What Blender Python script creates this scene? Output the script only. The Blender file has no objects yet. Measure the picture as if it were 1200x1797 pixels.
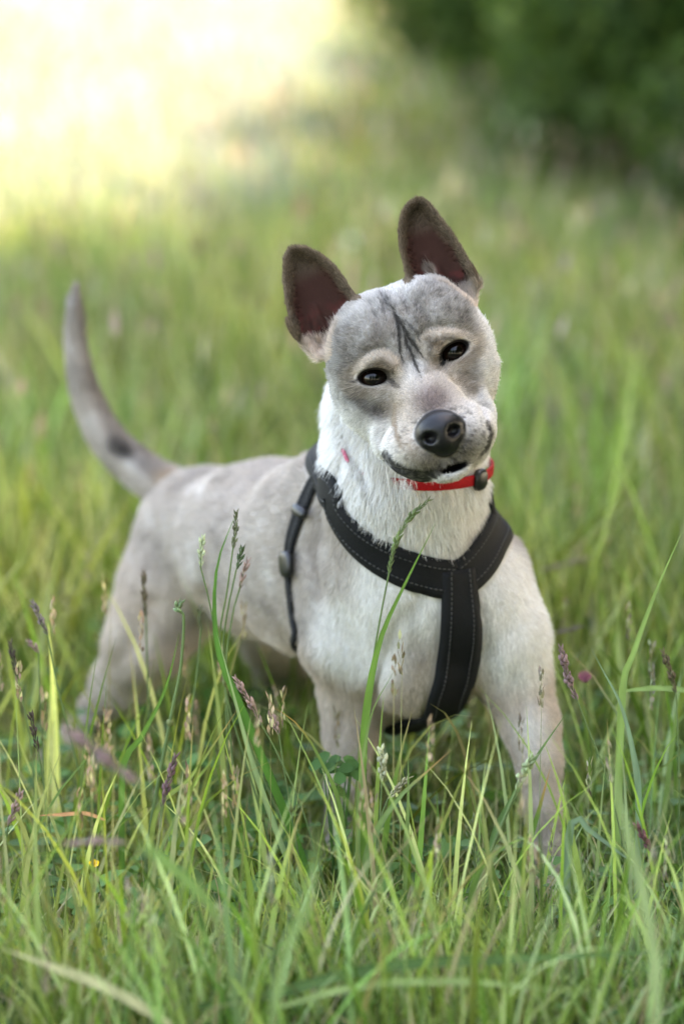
import bpy, math, random
import numpy as np
from mathutils import Vector, Matrix

random.seed(7)
RNG = np.random.default_rng(7)
S = bpy.context.scene
COL = S.collection

# ------------------------------------------------------------------ camera, light, exposure
CAM_D, CAM_H, PITCH, FPX = 2.3, 0.843, math.radians(12.0), 5250.0
cam_data = bpy.data.cameras.new('camera')
cam_data.sensor_fit = 'HORIZONTAL'; cam_data.sensor_width = 24.0; cam_data.lens = 105.0
cam_data.clip_start = 0.05; cam_data.clip_end = 2000
cam = bpy.data.objects.new('camera', cam_data); COL.objects.link(cam)
cam.location = (0, -CAM_D, CAM_H); cam.rotation_euler = (math.pi/2 - PITCH, 0, 0)
cam_data.dof.use_dof = True; cam_data.dof.focus_distance = 2.33; cam_data.dof.aperture_fstop = 3.0
S.camera = cam

SUN_EL, SUN_AZ = math.radians(50), math.radians(80)      # azimuth clockwise from +Y (away from the camera)
world = bpy.data.worlds.new('World'); S.world = world; world.use_nodes = True
wn = world.node_tree.nodes; wl = world.node_tree.links
sky = wn.new('ShaderNodeTexSky'); sky.sky_type = 'NISHITA'; sky.sun_disc = False
sky.sun_elevation = SUN_EL; sky.sun_rotation = SUN_AZ
sky.air_density = 1.0; sky.dust_density = 2.0; sky.ozone_density = 1.0
bg = wn['Background']; bg.inputs['Strength'].default_value = 0.15
wl.new(sky.outputs[0], bg.inputs['Color'])
sun_d = bpy.data.lights.new('sun', 'SUN'); sun_d.energy = 4.2; sun_d.angle = math.radians(0.5); sun_d.color = (1.0, 0.98, 0.95)
sun = bpy.data.objects.new('sun', sun_d); COL.objects.link(sun)
sdir = Vector((math.cos(SUN_EL)*math.sin(SUN_AZ), math.cos(SUN_EL)*math.cos(SUN_AZ), math.sin(SUN_EL)))
sun.rotation_euler = sdir.to_track_quat('Z', 'Y').to_euler(); sun.location = sdir*30
S.view_settings.view_transform = 'Standard'; S.view_settings.look = 'None'
S.view_settings.exposure = 3.6; S.view_settings.gamma = 1.0; S.view_settings.use_curve_mapping = False
S.view_settings.use_white_balance = True; S.view_settings.white_balance_temperature = 8600; S.view_settings.white_balance_tint = 14
S.render.engine = 'CYCLES'
S.cycles.use_denoising = True; S.cycles.max_bounces = 8; S.cycles.transparent_max_bounces = 8
S.cycles.use_adaptive_sampling = True; S.cycles.adaptive_threshold = 0.01
try: S.cycles.denoiser = 'OPENIMAGEDENOISE'
except Exception: pass

# ------------------------------------------------------------------ placing helpers
CF = np.array([0, math.cos(PITCH), -math.sin(PITCH)]); CU = np.array([0, math.sin(PITCH), math.cos(PITCH)]); CR = np.array([1., 0, 0])
CP = np.array([0, -CAM_D, CAM_H])
def W(px, py, Y):
    """the world point at depth Y seen at photograph position px, py"""
    d = CR*(px-600)/FPX + CU*(898.5-py)/FPX + CF
    return CP + d*((Y+CAM_D)/d[1])
def RP(r, Y):
    """metres of r photograph pixels at depth Y"""
    return r*(Y+CAM_D)/math.cos(PITCH)*1.0/FPX
def ray(px, py):
    d = CR*(px-600)/FPX + CU*(898.5-py)/FPX + CF
    return d/np.linalg.norm(d)

# ------------------------------------------------------------------ materials
def mat(name):
    m = bpy.data.materials.new(name); m.use_nodes = True
    return m, m.node_tree.nodes, m.node_tree.links, m.node_tree.nodes['Principled BSDF']
def noise(n, scale, detail=4, rough=.6, vec=None, l=None):
    t = n.new('ShaderNodeTexNoise'); t.inputs['Scale'].default_value = scale
    t.inputs['Detail'].default_value = detail; t.inputs['Roughness'].default_value = rough
    if vec is not None: l.new(vec, t.inputs['Vector'])
    return t
def ramp(n, l, fac, stops):
    r = n.new('ShaderNodeValToRGB'); e = r.color_ramp.elements
    e[0].position, e[0].color = stops[0][0], (*stops[0][1], 1); e[1].position, e[1].color = stops[-1][0], (*stops[-1][1], 1)
    for p, c in stops[1:-1]:
        q = e.new(p); q.color = (*c, 1)
    l.new(fac, r.inputs[0]); return r
def bump(n, l, h, strength, dist=.001):
    b = n.new('ShaderNodeBump'); b.inputs['Strength'].default_value = strength; b.inputs['Distance'].default_value = dist
    l.new(h, b.inputs['Height']); return b
def simple(name, color, rough=.6, nscale=0, amt=.25, bumpy=0, spec=.5, sheen=0):
    m, n, l, b = mat(name)
    b.inputs['Roughness'].default_value = rough; b.inputs['Specular IOR Level'].default_value = spec
    b.inputs['Sheen Weight'].default_value = sheen
    if nscale:
        tc = n.new('ShaderNodeTexCoord'); t = noise(n, nscale, vec=tc.outputs['Object'], l=l)
        r = ramp(n, l, t.outputs['Fac'], [(.3, tuple(c*(1-amt) for c in color)), (.7, tuple(min(1, c*(1+amt)) for c in color))])
        l.new(r.outputs[0], b.inputs['Base Color'])
        if bumpy: l.new(bump(n, l, t.outputs['Fac'], bumpy).outputs[0], b.inputs['Normal'])
    else: b.inputs['Base Color'].default_value = (*color, 1)
    return m
def leafy(name, attr='col', transl=.35, rough=.55, tint=(1.0, 1.12, .62), spec=.12):
    """a leaf that lets part of the light through; its colour comes from the per-leaf attribute"""
    m, n, l, b = mat(name)
    a = n.new('ShaderNodeAttribute'); a.attribute_name = attr
    g = n.new('ShaderNodeNewGeometry'); t = noise(n, 35, vec=g.outputs['Position'], l=l)
    v = n.new('ShaderNodeMapRange'); l.new(t.outputs['Fac'], v.inputs[0]); v.inputs[3].default_value = .72; v.inputs[4].default_value = 1.28
    mul = n.new('ShaderNodeVectorMath'); mul.operation = 'SCALE'; l.new(a.outputs['Color'], mul.inputs[0]); l.new(v.outputs[0], mul.inputs['Scale'])
    l.new(mul.outputs[0], b.inputs['Base Color']); b.inputs['Roughness'].default_value = rough; b.inputs['Specular IOR Level'].default_value = spec
    tr = n.new('ShaderNodeBsdfTranslucent')
    mt = n.new('ShaderNodeVectorMath'); mt.operation = 'MULTIPLY'; l.new(mul.outputs[0], mt.inputs[0]); mt.inputs[1].default_value = [c*1.5 for c in tint]
    l.new(mt.outputs[0], tr.inputs['Color'])
    mx = n.new('ShaderNodeMixShader'); mx.inputs[0].default_value = transl
    l.new(b.outputs[0], mx.inputs[1]); l.new(tr.outputs[0], mx.inputs[2])
    l.new(mx.outputs[0], n['Material Output'].inputs['Surface'])
    return m

# ------------------------------------------------------------------ object helpers
def link(o, parent=None, **props):
    COL.objects.link(o)
    if parent is not None: o.parent = parent
    for k, v in props.items(): o[k] = v
    return o
def mesh_np(name, verts, quads=None, tris=None, material=None, parent=None, smooth=True, col=None, vattrs=None, **props):
    me = bpy.data.meshes.new(name)
    verts = np.asarray(verts, np.float32)
    nq = 0 if quads is None else len(quads); nt = 0 if tris is None else len(tris)
    parts, starts = [], []
    if nq: parts.append(np.asarray(quads, np.int32).ravel())
    if nt: parts.append(np.asarray(tris, np.int32).ravel())
    loops = np.concatenate(parts)
    starts = np.concatenate([np.arange(nq)*4, nq*4+np.arange(nt)*3]).astype(np.int32)
    me.vertices.add(len(verts)); me.vertices.foreach_set('co', verts.ravel())
    me.loops.add(len(loops)); me.loops.foreach_set('vertex_index', loops)
    me.polygons.add(nq+nt); me.polygons.foreach_set('loop_start', starts)
    me.update(calc_edges=True); me.validate(verbose=False)
    if smooth: me.polygons.foreach_set('use_smooth', np.ones(len(me.polygons), bool))
    if col is not None:
        a = me.color_attributes.new('col', 'FLOAT_COLOR', 'POINT')
        c4 = np.ones((len(verts), 4), np.float32); c4[:, :3] = col; a.data.foreach_set('color', c4.ravel())
    for k, v in (vattrs or {}).items():
        a = me.attributes.new(k, 'FLOAT', 'POINT'); a.data.foreach_set('value', np.asarray(v, np.float32))
    if material is not None: me.materials.append(material)
    return link(bpy.data.objects.new(name, me), parent, **props)
def empty(name, loc=(0, 0, 0), **props):
    o = bpy.data.objects.new(name, None); o.location = loc; o.empty_display_size = .05
    return link(o, **props)

# ================================================================== THE DOG
# The body is one smooth implicit surface (round cones and ellipsoids blended), turned into one continuous mesh.
EYE = W(726, 640, 0.0)
HS = float((EYE-CP) @ CF)/FPX                       # metres per photograph pixel at the face
HU = CR*.951 + CU*.309; HV = -CR*.309 + CU*.951; HW = -CF    # head frame: along the eyes, up the face, out of the face
HM = np.stack([HU, HV, HW])
def to_head(p): return (p-EYE) @ HM.T/HS            # world -> head units
def H(u, v, w): return EYE + (HU*u + HV*v + HW*w)*HS
def uv(px, py):
    dx, dy = px-726, py-640
    return np.array([dx*.951-dy*.309, -(dx*.309+dy*.951)])

PR = []                                             # (kind, data, k, op, flow)
def rc(a, b, ra, rb, k=.03, op='+', flow=None):
    a, b = np.asarray(a, float), np.asarray(b, float)
    PR.append(dict(t='rc', a=a, b=b, ra=ra, rb=rb, k=k, op=op, flow=(b-a) if flow is None else np.asarray(flow, float),
                   lo=np.minimum(a-ra, b-rb), hi=np.maximum(a+ra, b+rb)))
def el(c, r, k=.03, op='+', R=None, flow=(0, 0, -1)):
    c, r = np.asarray(c, float), np.asarray(r, float); R = np.eye(3) if R is None else np.asarray(R, float)
    e = np.sqrt(((R.T*r[None, :])**2).sum(1))
    PR.append(dict(t='el', c=c, r=r, R=R, k=k, op=op, flow=np.asarray(flow, float), lo=c-e, hi=c+e))
def bc(a, b, ra, rb, k=60, op='+', flow=None):
    """round cone between photograph positions (px, py, Y), radii and blend in pixels"""
    rc(W(*a), W(*b), RP(ra, a[2]), RP(rb, b[2]), RP(k, a[2]), op, flow)
def chain(pts, k=30, flow=None):
    for p, q in zip(pts, pts[1:]): bc(p[:3], q[:3], p[3], q[3], k, flow=flow)
def hc(a, b, ra, rb, k=25, op='+', flow=None): rc(H(*a), H(*b), ra*HS, rb*HS, k*HS, op, flow)
def rot_uv(deg):
    t = math.radians(deg); c, s = math.cos(t), math.sin(t)
    return np.array([[c, s, 0], [-s, c, 0], [0, 0, 1]])
def he(c, r, k=25, op='+', deg=0, flow=(0, 0, -1)): el(H(*c), np.asarray(r)*HS, k*HS, op, rot_uv(deg) @ HM, flow)

DN = np.array([0, 0, -1.]); BACKW = W(300, 940, .5)-W(700, 940, .15)
# --- trunk
bc((705, 1020, .19), (590, 985, .28), 158, 165, 60, flow=BACKW)
bc((590, 985, .28), (480, 965, .37), 163, 148, 60, flow=BACKW)
bc((480, 965, .37), (370, 935, .47), 142, 112, 60, flow=BACKW)
bc((745, 1040, .145), (745, 1130, .15), 140, 118, 50, flow=DN)          # chest
bc((735, 1150, .17), (700, 1190, .22), 100, 88, 50, flow=DN)
bc((620, 960, .185), (610, 1110, .175), 100, 92, 50, flow=DN)           # dog's right shoulder
bc((848, 1000, .15), (878, 1120, .135), 78, 80, 50, flow=DN)             # dog's left shoulder
bc((700, 1060, .12), (640, 1010, .14), 60, 60, 40, flow=DN)
bc((815, 1075, .11), (850, 1040, .12), 55, 60, 40, flow=DN)
# --- neck
bc((714, 730, .135), (708, 850, .125), 138, 129, 50, flow=DN)
bc((708, 850, .125), (724, 960, .14), 129, 140, 50, flow=DN)
bc((640, 860, .20), (560, 930, .25), 105, 120, 50, flow=BACKW)          # crest of the neck to the withers
# --- dog's right foreleg (towards the middle of the picture)
chain([(618, 1120, .175, 80), (622, 1225, .19, 56), (614, 1300, .185, 40), (608, 1380, .175, 31), (603, 1450, .18, 27), (600, 1495, .165, 27)], 30)
bc((600, 1500, .165), (597, 1515, .14), 32, 30, 20)
# --- dog's left foreleg
chain([(885, 1110, .135, 72), (903, 1190, .14, 59), (930, 1270, .125, 46), (946, 1335, .11, 35), (955, 1420, .10, 29), (962, 1490, .095, 26), (966, 1545, .085, 27)], 30)
bc((966, 1550, .085), (968, 1572, .055), 33, 30, 20)
for k_ in (-1, 0, 1):
    bc((968+k_*17, 1572, .06), (970+k_*20, 1578, .035), 15, 13, 8)
    bc((598+k_*16, 1512, .145), (597+k_*19, 1520, .12), 15, 13, 8)
# --- dog's right hind leg
bc((348, 950, .47), (300, 1045, .45), 112, 88, 45, flow=DN)
chain([(300, 1040, .45, 92), (258, 1125, .44, 68), (210, 1205, .47, 46), (172, 1248, .52, 30)], 34)
chain([(168, 1250, .52, 32), (136, 1288, .50, 24), (104, 1325, .475, 24), (86, 1336, .44, 25)], 20)
# --- dog's left hind leg, half hidden behind the belly
chain([(450, 980, .56, 90), (480, 1110, .55, 60), (492, 1180, .60, 38), (488, 1235, .60, 26), (482, 1275, .59, 22), (478, 1287, .56, 23)], 30)
bc((478, 1140, .42), (492, 1168, .40), 26, 22, 25)
# --- tail
TAIL = [(352, 905, .52, 56), (300, 862, .54, 42), (245, 825, .555, 36), (190, 772, .565, 32), (158, 712, .57, 28), (140, 650, .57, 23), (132, 590, .57, 19), (131, 535, .57, 15), (134, 496, .57, 6)]
def smooth_chain(pts, n_=26):
    A = np.array(pts); Q = np.vstack([2*A[0]-A[1], A, 2*A[-1]-A[-2]]); out = []
    for i in range(1, len(Q)-2):
        for t in np.linspace(0, 1, 4, endpoint=False):
            out.append(.5*((2*Q[i])+(-Q[i-1]+Q[i+1])*t+(2*Q[i-1]-5*Q[i]+4*Q[i+1]-Q[i+2])*t*t+(-Q[i-1]+3*Q[i]-3*Q[i+1]+Q[i+2])*t**3))
    out.append(A[-1]); chain([tuple(o) for o in out], 2)
smooth_chain(TAIL)

# --- head
UPB = HV*.6-HW*.8                                   # hair lies up the face and back
he((0, 30, -105), (124, 118, 140), 30, flow=UPB)
he((-52, 62, -28), (74, 66, 62), 35, flow=UPB+HU*-.5); he((52, 62, -28), (74, 66, 62), 35, flow=UPB+HU*.5)
for s in (-1, 1):
    he((s*48, 104, -78), (50, 41, 80), 30, flow=UPB+HU*s*.4)
    OUT = HU*s*.8-HW*.9+HV*-.2
    he((s*82, -34, -78), (59, 70, 88), 32, flow=OUT)
    he((s*92, 18, -70), (50, 70, 80), 30, flow=OUT)
    hc((s*104, 60, -100), (s*120, 86, -118), 34, 14, 24, flow=HV)               # base of the ear
    hc((s*30, -42, -14), (s*30, -118, 105), 42, 27, 22, flow=OUT)               # muzzle side
    he((s*36, -146, 100), (47, 40, 58), 20, flow=OUT*.6+HV*-.5)                 # upper lip pad
    he((s*62, -138, 62), (38, 42, 56), 22, flow=OUT)                            # back of the lip
    hc((s*66, -116, 0), (s*40, -170, 58), 44, 32, 25, flow=OUT)                 # jaw
hc((0, -28, -6), (0, -108, 118), 46, 30, 24, flow=UPB)                          # bridge
he((0, -172, 70), (50, 32, 62), 20, flow=-HW)                                   # lower jaw
he((2, -194, 98), (36, 21, 34), 12, flow=-HW+HV*-.6)                            # chin
he((0, -95, -60), (104, 88, 100), 32, flow=-HW+HV*-.4)                          # cheeks to throat
# brow ridges
for s in (-1, 1):
    for (a, b, r) in [((s*40, 12, 26), (s*56, 32, 24), 15), ((s*56, 32, 24), (s*82, 35, 16), 14), ((s*82, 35, 16), (s*106, 20, -4), 12)]:
        hc(a, b, r, r, 10, flow=UPB)
    he((s*74, 0, -8), (42, 29, 27), 10, deg=s*14, flow=HU*s)
    hc((s*46, 6, 14), (s*78, 22, 16), 8, 10, 8, flow=UPB); hc((s*78, 22, 16), (s*106, 12, -2), 10, 7, 8, flow=UPB)                    # lids
    hc((s*46, -18, 18), (s*80, -28, 8), 9, 8, 9, flow=HU*s)                     # pouch under the eye
# skin folds between the ears
for (a, b, r) in [((652, 520), (672, 566), 5), ((672, 512), (694, 556), 5), ((700, 505), (716, 545), 5), ((640, 545), (656, 580), 4), ((722, 520), (742, 556), 4)]:
    A_, B_ = uv(*a), uv(*b)
    hc((A_[0], A_[1], 6-(A_[1]-90)*.75), (B_[0], B_[1], 26-(B_[1]-60)*.35), r, r*.7, 6, flow=UPB)
for (a, b, r) in [((815, 505), (806, 462), 6), ((790, 500), (768, 455), 5), ((775, 480), (750, 440), 4), ((556, 590), (546, 548), 6), ((570, 575), (552, 530), 5), ((540, 585), (528, 556), 4)]:
    A_, B_ = uv(*a), uv(*b); hc((A_[0], A_[1], -86), (B_[0], B_[1], -92), r, r*.5, 7, flow=HV)                  # ridges in the ear bowl
for (c, r_, dg) in [((833, 478), (7, 26, 7), 12), ((512, 572), (7, 22, 7), 12)]:
    C_ = uv(*c); he((C_[0], C_[1], -52), r_, 5, deg=dg, flow=HV)                                              # folded pocket on the outer edge
# carvings
hc((0, 60, 40), (0, 5, 48), 5, 9, 14, '-')                                      # furrow of the brow
for s in (-1, 1):
    he((s*74, 0, 22), (29, 14.4, 34), 3, '-', deg=s*12); he((s*53, -8, 16), (10, 5, 16), 3, '-', deg=s*30)                          # opening between the lids
hc((-16, -200, 150), (-2, -186, 150), 4, 4, 4, '-')
MOUTH_PX = [(673, 797), (684, 817), (708, 832), (738, 838), (764, 831), (795, 821), (826, 811), (849, 789), (857, 764), (850, 746)]
MZ = [30, 62, 100, 122, 132, 130, 116, 84, 52, 26]
MO = [(*uv(*p), z) for p, z in zip(MOUTH_PX, MZ)]
MR = [3, 5.5, 7, 6.5, 4, 3.5, 3.5, 4, 4.5, 3]
for i_ in range(9): hc(MO[i_], MO[i_+1], MR[i_], MR[i_+1], 4, '-')
he((6, -194, 138), (26, 7, 36), 5, '-', deg=4)                                 # parted lips
for s in (-1, 1):
    he((s*47, -12, 36), (13, 11, 16), 12, '-'); hc((s*66, -48, 42), (s*92, -104, 26), 9, 9, 24, '-')
hc((-4, 40, 46), (10, -8, 52), 4, 3, 7, '-'); hc((-8, 62, 40), (-3, 20, 48), 3, 2.5, 5, '-')
# nose
NOSE = (2, -127, 150)
he(NOSE, (42, 34, 34), 7, flow=HW)
he((2, -144, 150), (24, 26, 30), 8, flow=HW)
for s in (-1, 1):
    he((2+s*22, -134, 182), (13, 10.5, 24), 3, '-', deg=s*14)
    hc((2+s*32, -137, 178), (2+s*43, -132, 160), 4.5, 3.5, 4, '-')
hc((2, -140, 190), (2, -172, 168), 2.2, 2.2, 3, '-')
# muscle and skin relief
for (a, b, r) in [((560, 1010, .075), (575, 1100, .08), 12), ((690, 1090, .05), (740, 1085, .06), 9)]:
    pass

# --- ears: thin scooped shells with the outline of the photograph
def ear(poly, axis, wbase, wtip, depth, th, notch):
    P = np.array([uv(*p) for p in poly]); a0, a1 = uv(*axis[0]), uv(*axis[1])
    lo = P.min(0)-6; hi = P.max(0)+6
    c = np.array([[x, y, z] for x in (lo[0], hi[0]) for y in (lo[1], hi[1]) for z in (-200, 60)])
    c = EYE + (c @ HM)*HS
    PR.append(dict(t='ear', P=P, a0=a0, a1=a1, wb=wbase, wt=wtip, dep=depth, th=th, k=9*HS, op='+', flow=H(*a1, 0)-H(*a0, 0), lo=c.min(0), hi=c.max(0)))
EAR_L = [(516, 422), (502, 428), (495, 444), (494, 480), (499, 530), (508, 565), (518, 590), (534, 610), (555, 632), (575, 628), (596, 590), (612, 556), (632, 530), (624, 512), (606, 482), (586, 456), (562, 436), (538, 424)]
EAR_R = [(734, 336), (716, 346), (704, 366), (699, 398), (702, 432), (710, 466), (716, 494), (740, 516), (775, 530), (815, 538), (838, 532), (841, 492), (835, 468), (822, 440), (800, 406), (778, 374), (758, 348), (746, 338)]
ear(EAR_L, ((585, 590), (512, 432)), -62, -92, 34, 4.5, 0)
ear(EAR_R, ((775, 520), (730, 345)), -62, -88, 34, 4.5, 0)
N_EAR = 2

def poly_sdf(x, y, P):
    """signed distance to a polygon, negative inside"""
    d = np.full(x.shape, 1e18); s = np.zeros(x.shape, bool); n = len(P)
    for i in range(n):
        ax, ay = P[i]; bx, by = P[(i+1) % n]
        ex, ey = bx-ax, by-ay; wx, wy = x-ax, y-ay
        t = np.clip((wx*ex+wy*ey)/(ex*ex+ey*ey), 0, 1)
        d = np.minimum(d, (wx-ex*t)**2+(wy-ey*t)**2)
        c = (ay > y) != (by > y)
        with np.errstate(divide='ignore', invalid='ignore'):
            s ^= c & (x < (bx-ax)*(y-ay)/(by-ay+1e-12)+ax)
    d = np.sqrt(d)
    return np.where(s, -d, d)
def ear_mid(p, u, v, di):
    t = np.clip(((u-p['a0'][0])*(p['a1'][0]-p['a0'][0])+(v-p['a0'][1])*(p['a1'][1]-p['a0'][1]))/((p['a1']-p['a0'])**2).sum(), -.2, 1.2)
    e = np.clip(-di/30, 0, 1)
    return p['wb']+(p['wt']-p['wb'])*t - p['dep']*(e*e*(3-2*e))*(1.25-.6*np.clip(t, 0, 1)) + 8
def prim(p, X):
    if p['t'] == 'rc':
        ab = p['b']-p['a']; L = float(ab @ ab)+1e-12
        q = X-p['a']; t = np.clip(q @ ab/L, 0, 1)
        return np.linalg.norm(q-t[..., None]*ab, axis=-1) - (p['ra']+(p['rb']-p['ra'])*t)
    if p['t'] == 'el':
        q = (X-p['c']) @ p['R'].T
        k0 = np.linalg.norm(q/p['r'], axis=-1); k1 = np.linalg.norm(q/p['r']**2, axis=-1)+1e-9
        return k0*(k0-1)/k1
    h = to_head(X); u, v, w = h[..., 0], h[..., 1], h[..., 2]
    di = poly_sdf(u, v, p['P'])
    dz = (np.abs(w-ear_mid(p, u, v, di))-p['th'])*.75
    r = 4.5
    m = np.sqrt(np.maximum(di+r, 0)**2+np.maximum(dz+r, 0)**2)+np.minimum(np.maximum(di+r, dz+r), 0)-r
    return m*HS
def comb(f, d, p):
    k = p['k']
    if p['op'] == '+':
        h = np.maximum(k-np.abs(f-d), 0)/k
        return np.minimum(f, d)-h*h*k*.25
    d = -d; h = np.maximum(k-np.abs(f-d), 0)/k
    return np.maximum(f, d)+h*h*k*.25
def sdf(X, mg=None):
    f = np.full(X.shape[:-1], .1); mg = mg or (.045 if X.size > 60000 else .6)
    order = [p for p in PR if p['op'] == '+']+[p for p in PR if p['op'] == '-']
    for p in order:
        m = np.all((X > p['lo']-mg) & (X < p['hi']+mg), axis=-1)
        if m.any(): f[m] = comb(f[m], prim(p, X[m]), p)
    return f
def grad(X, e=.0008):
    g = np.stack([sdf(X+np.eye(3)[i]*e)-sdf(X-np.eye(3)[i]*e) for i in range(3)], -1)
    return g/(np.linalg.norm(g, axis=-1, keepdims=True)+1e-12)

def march(px, py, level=0.0):
    """where the line of sight through a photograph position first meets the surface"""
    d = ray(px, py); lo_, hi_ = 1.95, 3.05
    for n_ in (420, 40):
        t = np.linspace(lo_, hi_, n_); f = sdf(CP+d*t[:, None], .045)-level; k = np.nonzero(f < 0)[0]
        if not len(k): return d, t[np.argmin(f)], False
        lo_, hi_ = t[max(k[0]-1, 0)], t[k[0]]
    return d, lo_, True
def surf(px, py):
    d, t, ok = march(px, py); return CP+d*t, t
def crease(pts, r=7, k=22):
    S_ = [surf(*p) for p in pts]
    for (a, ta), (b, tb) in zip(S_, S_[1:]): NEWP.append((a, b, r*ta/FPX, k*ta/FPX))
NEWP = []
crease([(704, 1082), (676, 1150), (660, 1225)]); crease([(846, 1075), (856, 1145), (862, 1200)]); crease([(352, 990), (358, 1050), (348, 1100)], 9, 40)
crease([(600, 735), (614, 790), (638, 842)], 8, 16); crease([(566, 905), (548, 960), (560, 1040)], 7, 30); crease([(745, 1035), (720, 1085), (735, 1140)], 5, 25)
crease([(900, 1180), (915, 1235), (905, 1280)], 4, 16); crease([(585, 1200), (600, 1260), (590, 1300)], 4, 16); crease([(262, 1060), (235, 1120), (200, 1170)], 7, 34)
for pts in ([(618, 660), (626, 636), (648, 617), (678, 609), (700, 622)], [(736, 614), (733, 592), (752, 574), (786, 570), (822, 582)]): crease(pts, 3.5, 11)
for pts in ([(690, 545), (698, 590), (706, 636)], [(694, 556), (716, 595), (741, 628)], [(712, 600), (724, 628), (736, 660)], [(666, 512), (680, 545)], [(704, 512), (722, 546)], [(650, 530), (664, 566)], [(728, 520), (746, 556)]): crease(pts, 2.6, 9)
crease([(702, 712), (690, 758), (678, 792)], 4, 18); crease([(836, 690), (850, 728)], 4, 16); crease([(640, 700), (668, 722), (696, 716)], 4, 16)
for a, b, r, k in NEWP: rc(a, b, r, r*.8, k, '-')

def build_body():
    lo = np.min([p['lo'] for p in PR if p['op'] == '+'], 0)-.012; hi = np.max([p['hi'] for p in PR if p['op'] == '+'], 0)+.012
    hl = H(-185, -220, -150); c = np.array([H(a, b, w) for a in (-180, 155) for b in (-215, 295) for w in (-150, 190)])
    flo, fhi = c.min(0), c.max(0)
    fine, coarse = .0017, .0050
    def axis(i):
        out = [lo[i]]
        while out[-1] < hi[i]:
            x = out[-1]
            if i == 1: st = .0020 if flo[i] <= x <= fhi[i] else coarse
            else: st = fine if flo[i] <= x <= fhi[i] else coarse
            out.append(x+st)
        return np.array(out)
    ax = [axis(i) for i in range(3)]
    nx, ny, nz = map(len, ax)
    F = np.full((nx, ny, nz), .05, np.float32)
    order = [p for p in PR if p['op'] == '+']+[p for p in PR if p['op'] == '-']
    for p in order:
        m = .022 + p['k']*.5
        sl = []
        for i in range(3):
            a = np.searchsorted(ax[i], p['lo'][i]-m); b = np.searchsorted(ax[i], p['hi'][i]+m)
            sl.append(slice(max(a-1, 0), b+1))
        X = np.stack(np.meshgrid(ax[0][sl[0]], ax[1][sl[1]], ax[2][sl[2]], indexing='ij'), -1)
        F[tuple(sl)] = comb(F[tuple(sl)], prim(p, X), p)
    ins = F < 0
    c8 = np.zeros((nx-1, ny-1, nz-1), np.int8)
    for dx in (0, 1):
        for dy in (0, 1):
            for dz in (0, 1): c8 += ins[dx:nx-1+dx, dy:ny-1+dy, dz:nz-1+dz]
    act = (c8 > 0) & (c8 < 8)
    I, J, K = np.nonzero(act); n = len(I)
    idx = np.full(act.shape, -1, np.int32); idx[I, J, K] = np.arange(n)
    acc = np.zeros((n, 3)); cnt = np.zeros(n)
    cor = [(0, 0, 0), (1, 0, 0), (0, 1, 0), (1, 1, 0), (0, 0, 1), (1, 0, 1), (0, 1, 1), (1, 1, 1)]
    for a in range(8):
        for b in range(a+1, 8):
            if sum(abs(cor[a][q]-cor[b][q]) for q in range(3)) != 1: continue
            fa = F[I+cor[a][0], J+cor[a][1], K+cor[a][2]]; fb = F[I+cor[b][0], J+cor[b][1], K+cor[b][2]]
            m = (fa < 0) != (fb < 0)
            t = np.where(m, fa/(fa-fb+1e-12), 0)
            pa = np.stack([ax[0][I+cor[a][0]], ax[1][J+cor[a][1]], ax[2][K+cor[a][2]]], -1)
            pb = np.stack([ax[0][I+cor[b][0]], ax[1][J+cor[b][1]], ax[2][K+cor[b][2]]], -1)
            acc += np.where(m[:, None], pa+(pb-pa)*t[:, None], 0); cnt += m
    V = acc/np.maximum(cnt, 1)[:, None]
    quads = []
    for d in range(3):
        s0 = [slice(1, -1)]*3; s0[d] = slice(0, -1); s1 = list(s0); s1[d] = slice(1, None)
        a, b = ins[tuple(s0)], ins[tuple(s1)]
        x, y, z = np.nonzero(a != b); flip = a[x, y, z]
        o = [1, 1, 1]; o[d] = 0; x, y, z = x+o[0], y+o[1], z+o[2]
        e1, e2 = [(1, 2), (2, 0), (0, 1)][d]
        def g(i1, i2):
            q = [x.copy(), y.copy(), z.copy()]; q[e1] -= i1; q[e2] -= i2
            return idx[q[0], q[1], q[2]]
        Q = np.stack([g(0, 0), g(1, 0), g(1, 1), g(0, 1)], -1)
        Q = np.where(flip[:, None], Q, Q[:, ::-1])
        quads.append(Q)
    Q = np.concatenate(quads)
    # keep the largest connected piece only
    lab = np.arange(n)
    E = np.concatenate([Q[:, [0, 1]], Q[:, [1, 2]], Q[:, [2, 3]], Q[:, [3, 0]]])
    while True:
        m = np.minimum(lab[E[:, 0]], lab[E[:, 1]]); new = lab.copy()
        np.minimum.at(new, E[:, 0], m); np.minimum.at(new, E[:, 1], m); new = new[new]
        if (new == lab).all(): break
        lab = new
    u_, c_ = np.unique(lab, return_counts=True); keep = lab == u_[c_.argmax()]
    remap = np.cumsum(keep)-1
    Q = remap[Q[keep[Q[:, 0]]]]; V = V[keep]
    # light smoothing, then back on to the surface
    n = len(V)
    E = np.concatenate([Q[:, [0, 1]], Q[:, [1, 2]], Q[:, [2, 3]], Q[:, [3, 0]]])
    for _ in range(2):
        s = np.zeros((n, 3)); c = np.zeros(n)
        np.add.at(s, E[:, 0], V[E[:, 1]]); np.add.at(c, E[:, 0], 1); np.add.at(s, E[:, 1], V[E[:, 0]]); np.add.at(c, E[:, 1], 1)
        V = V*.5+s/c[:, None]*.5
    return V, Q

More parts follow.
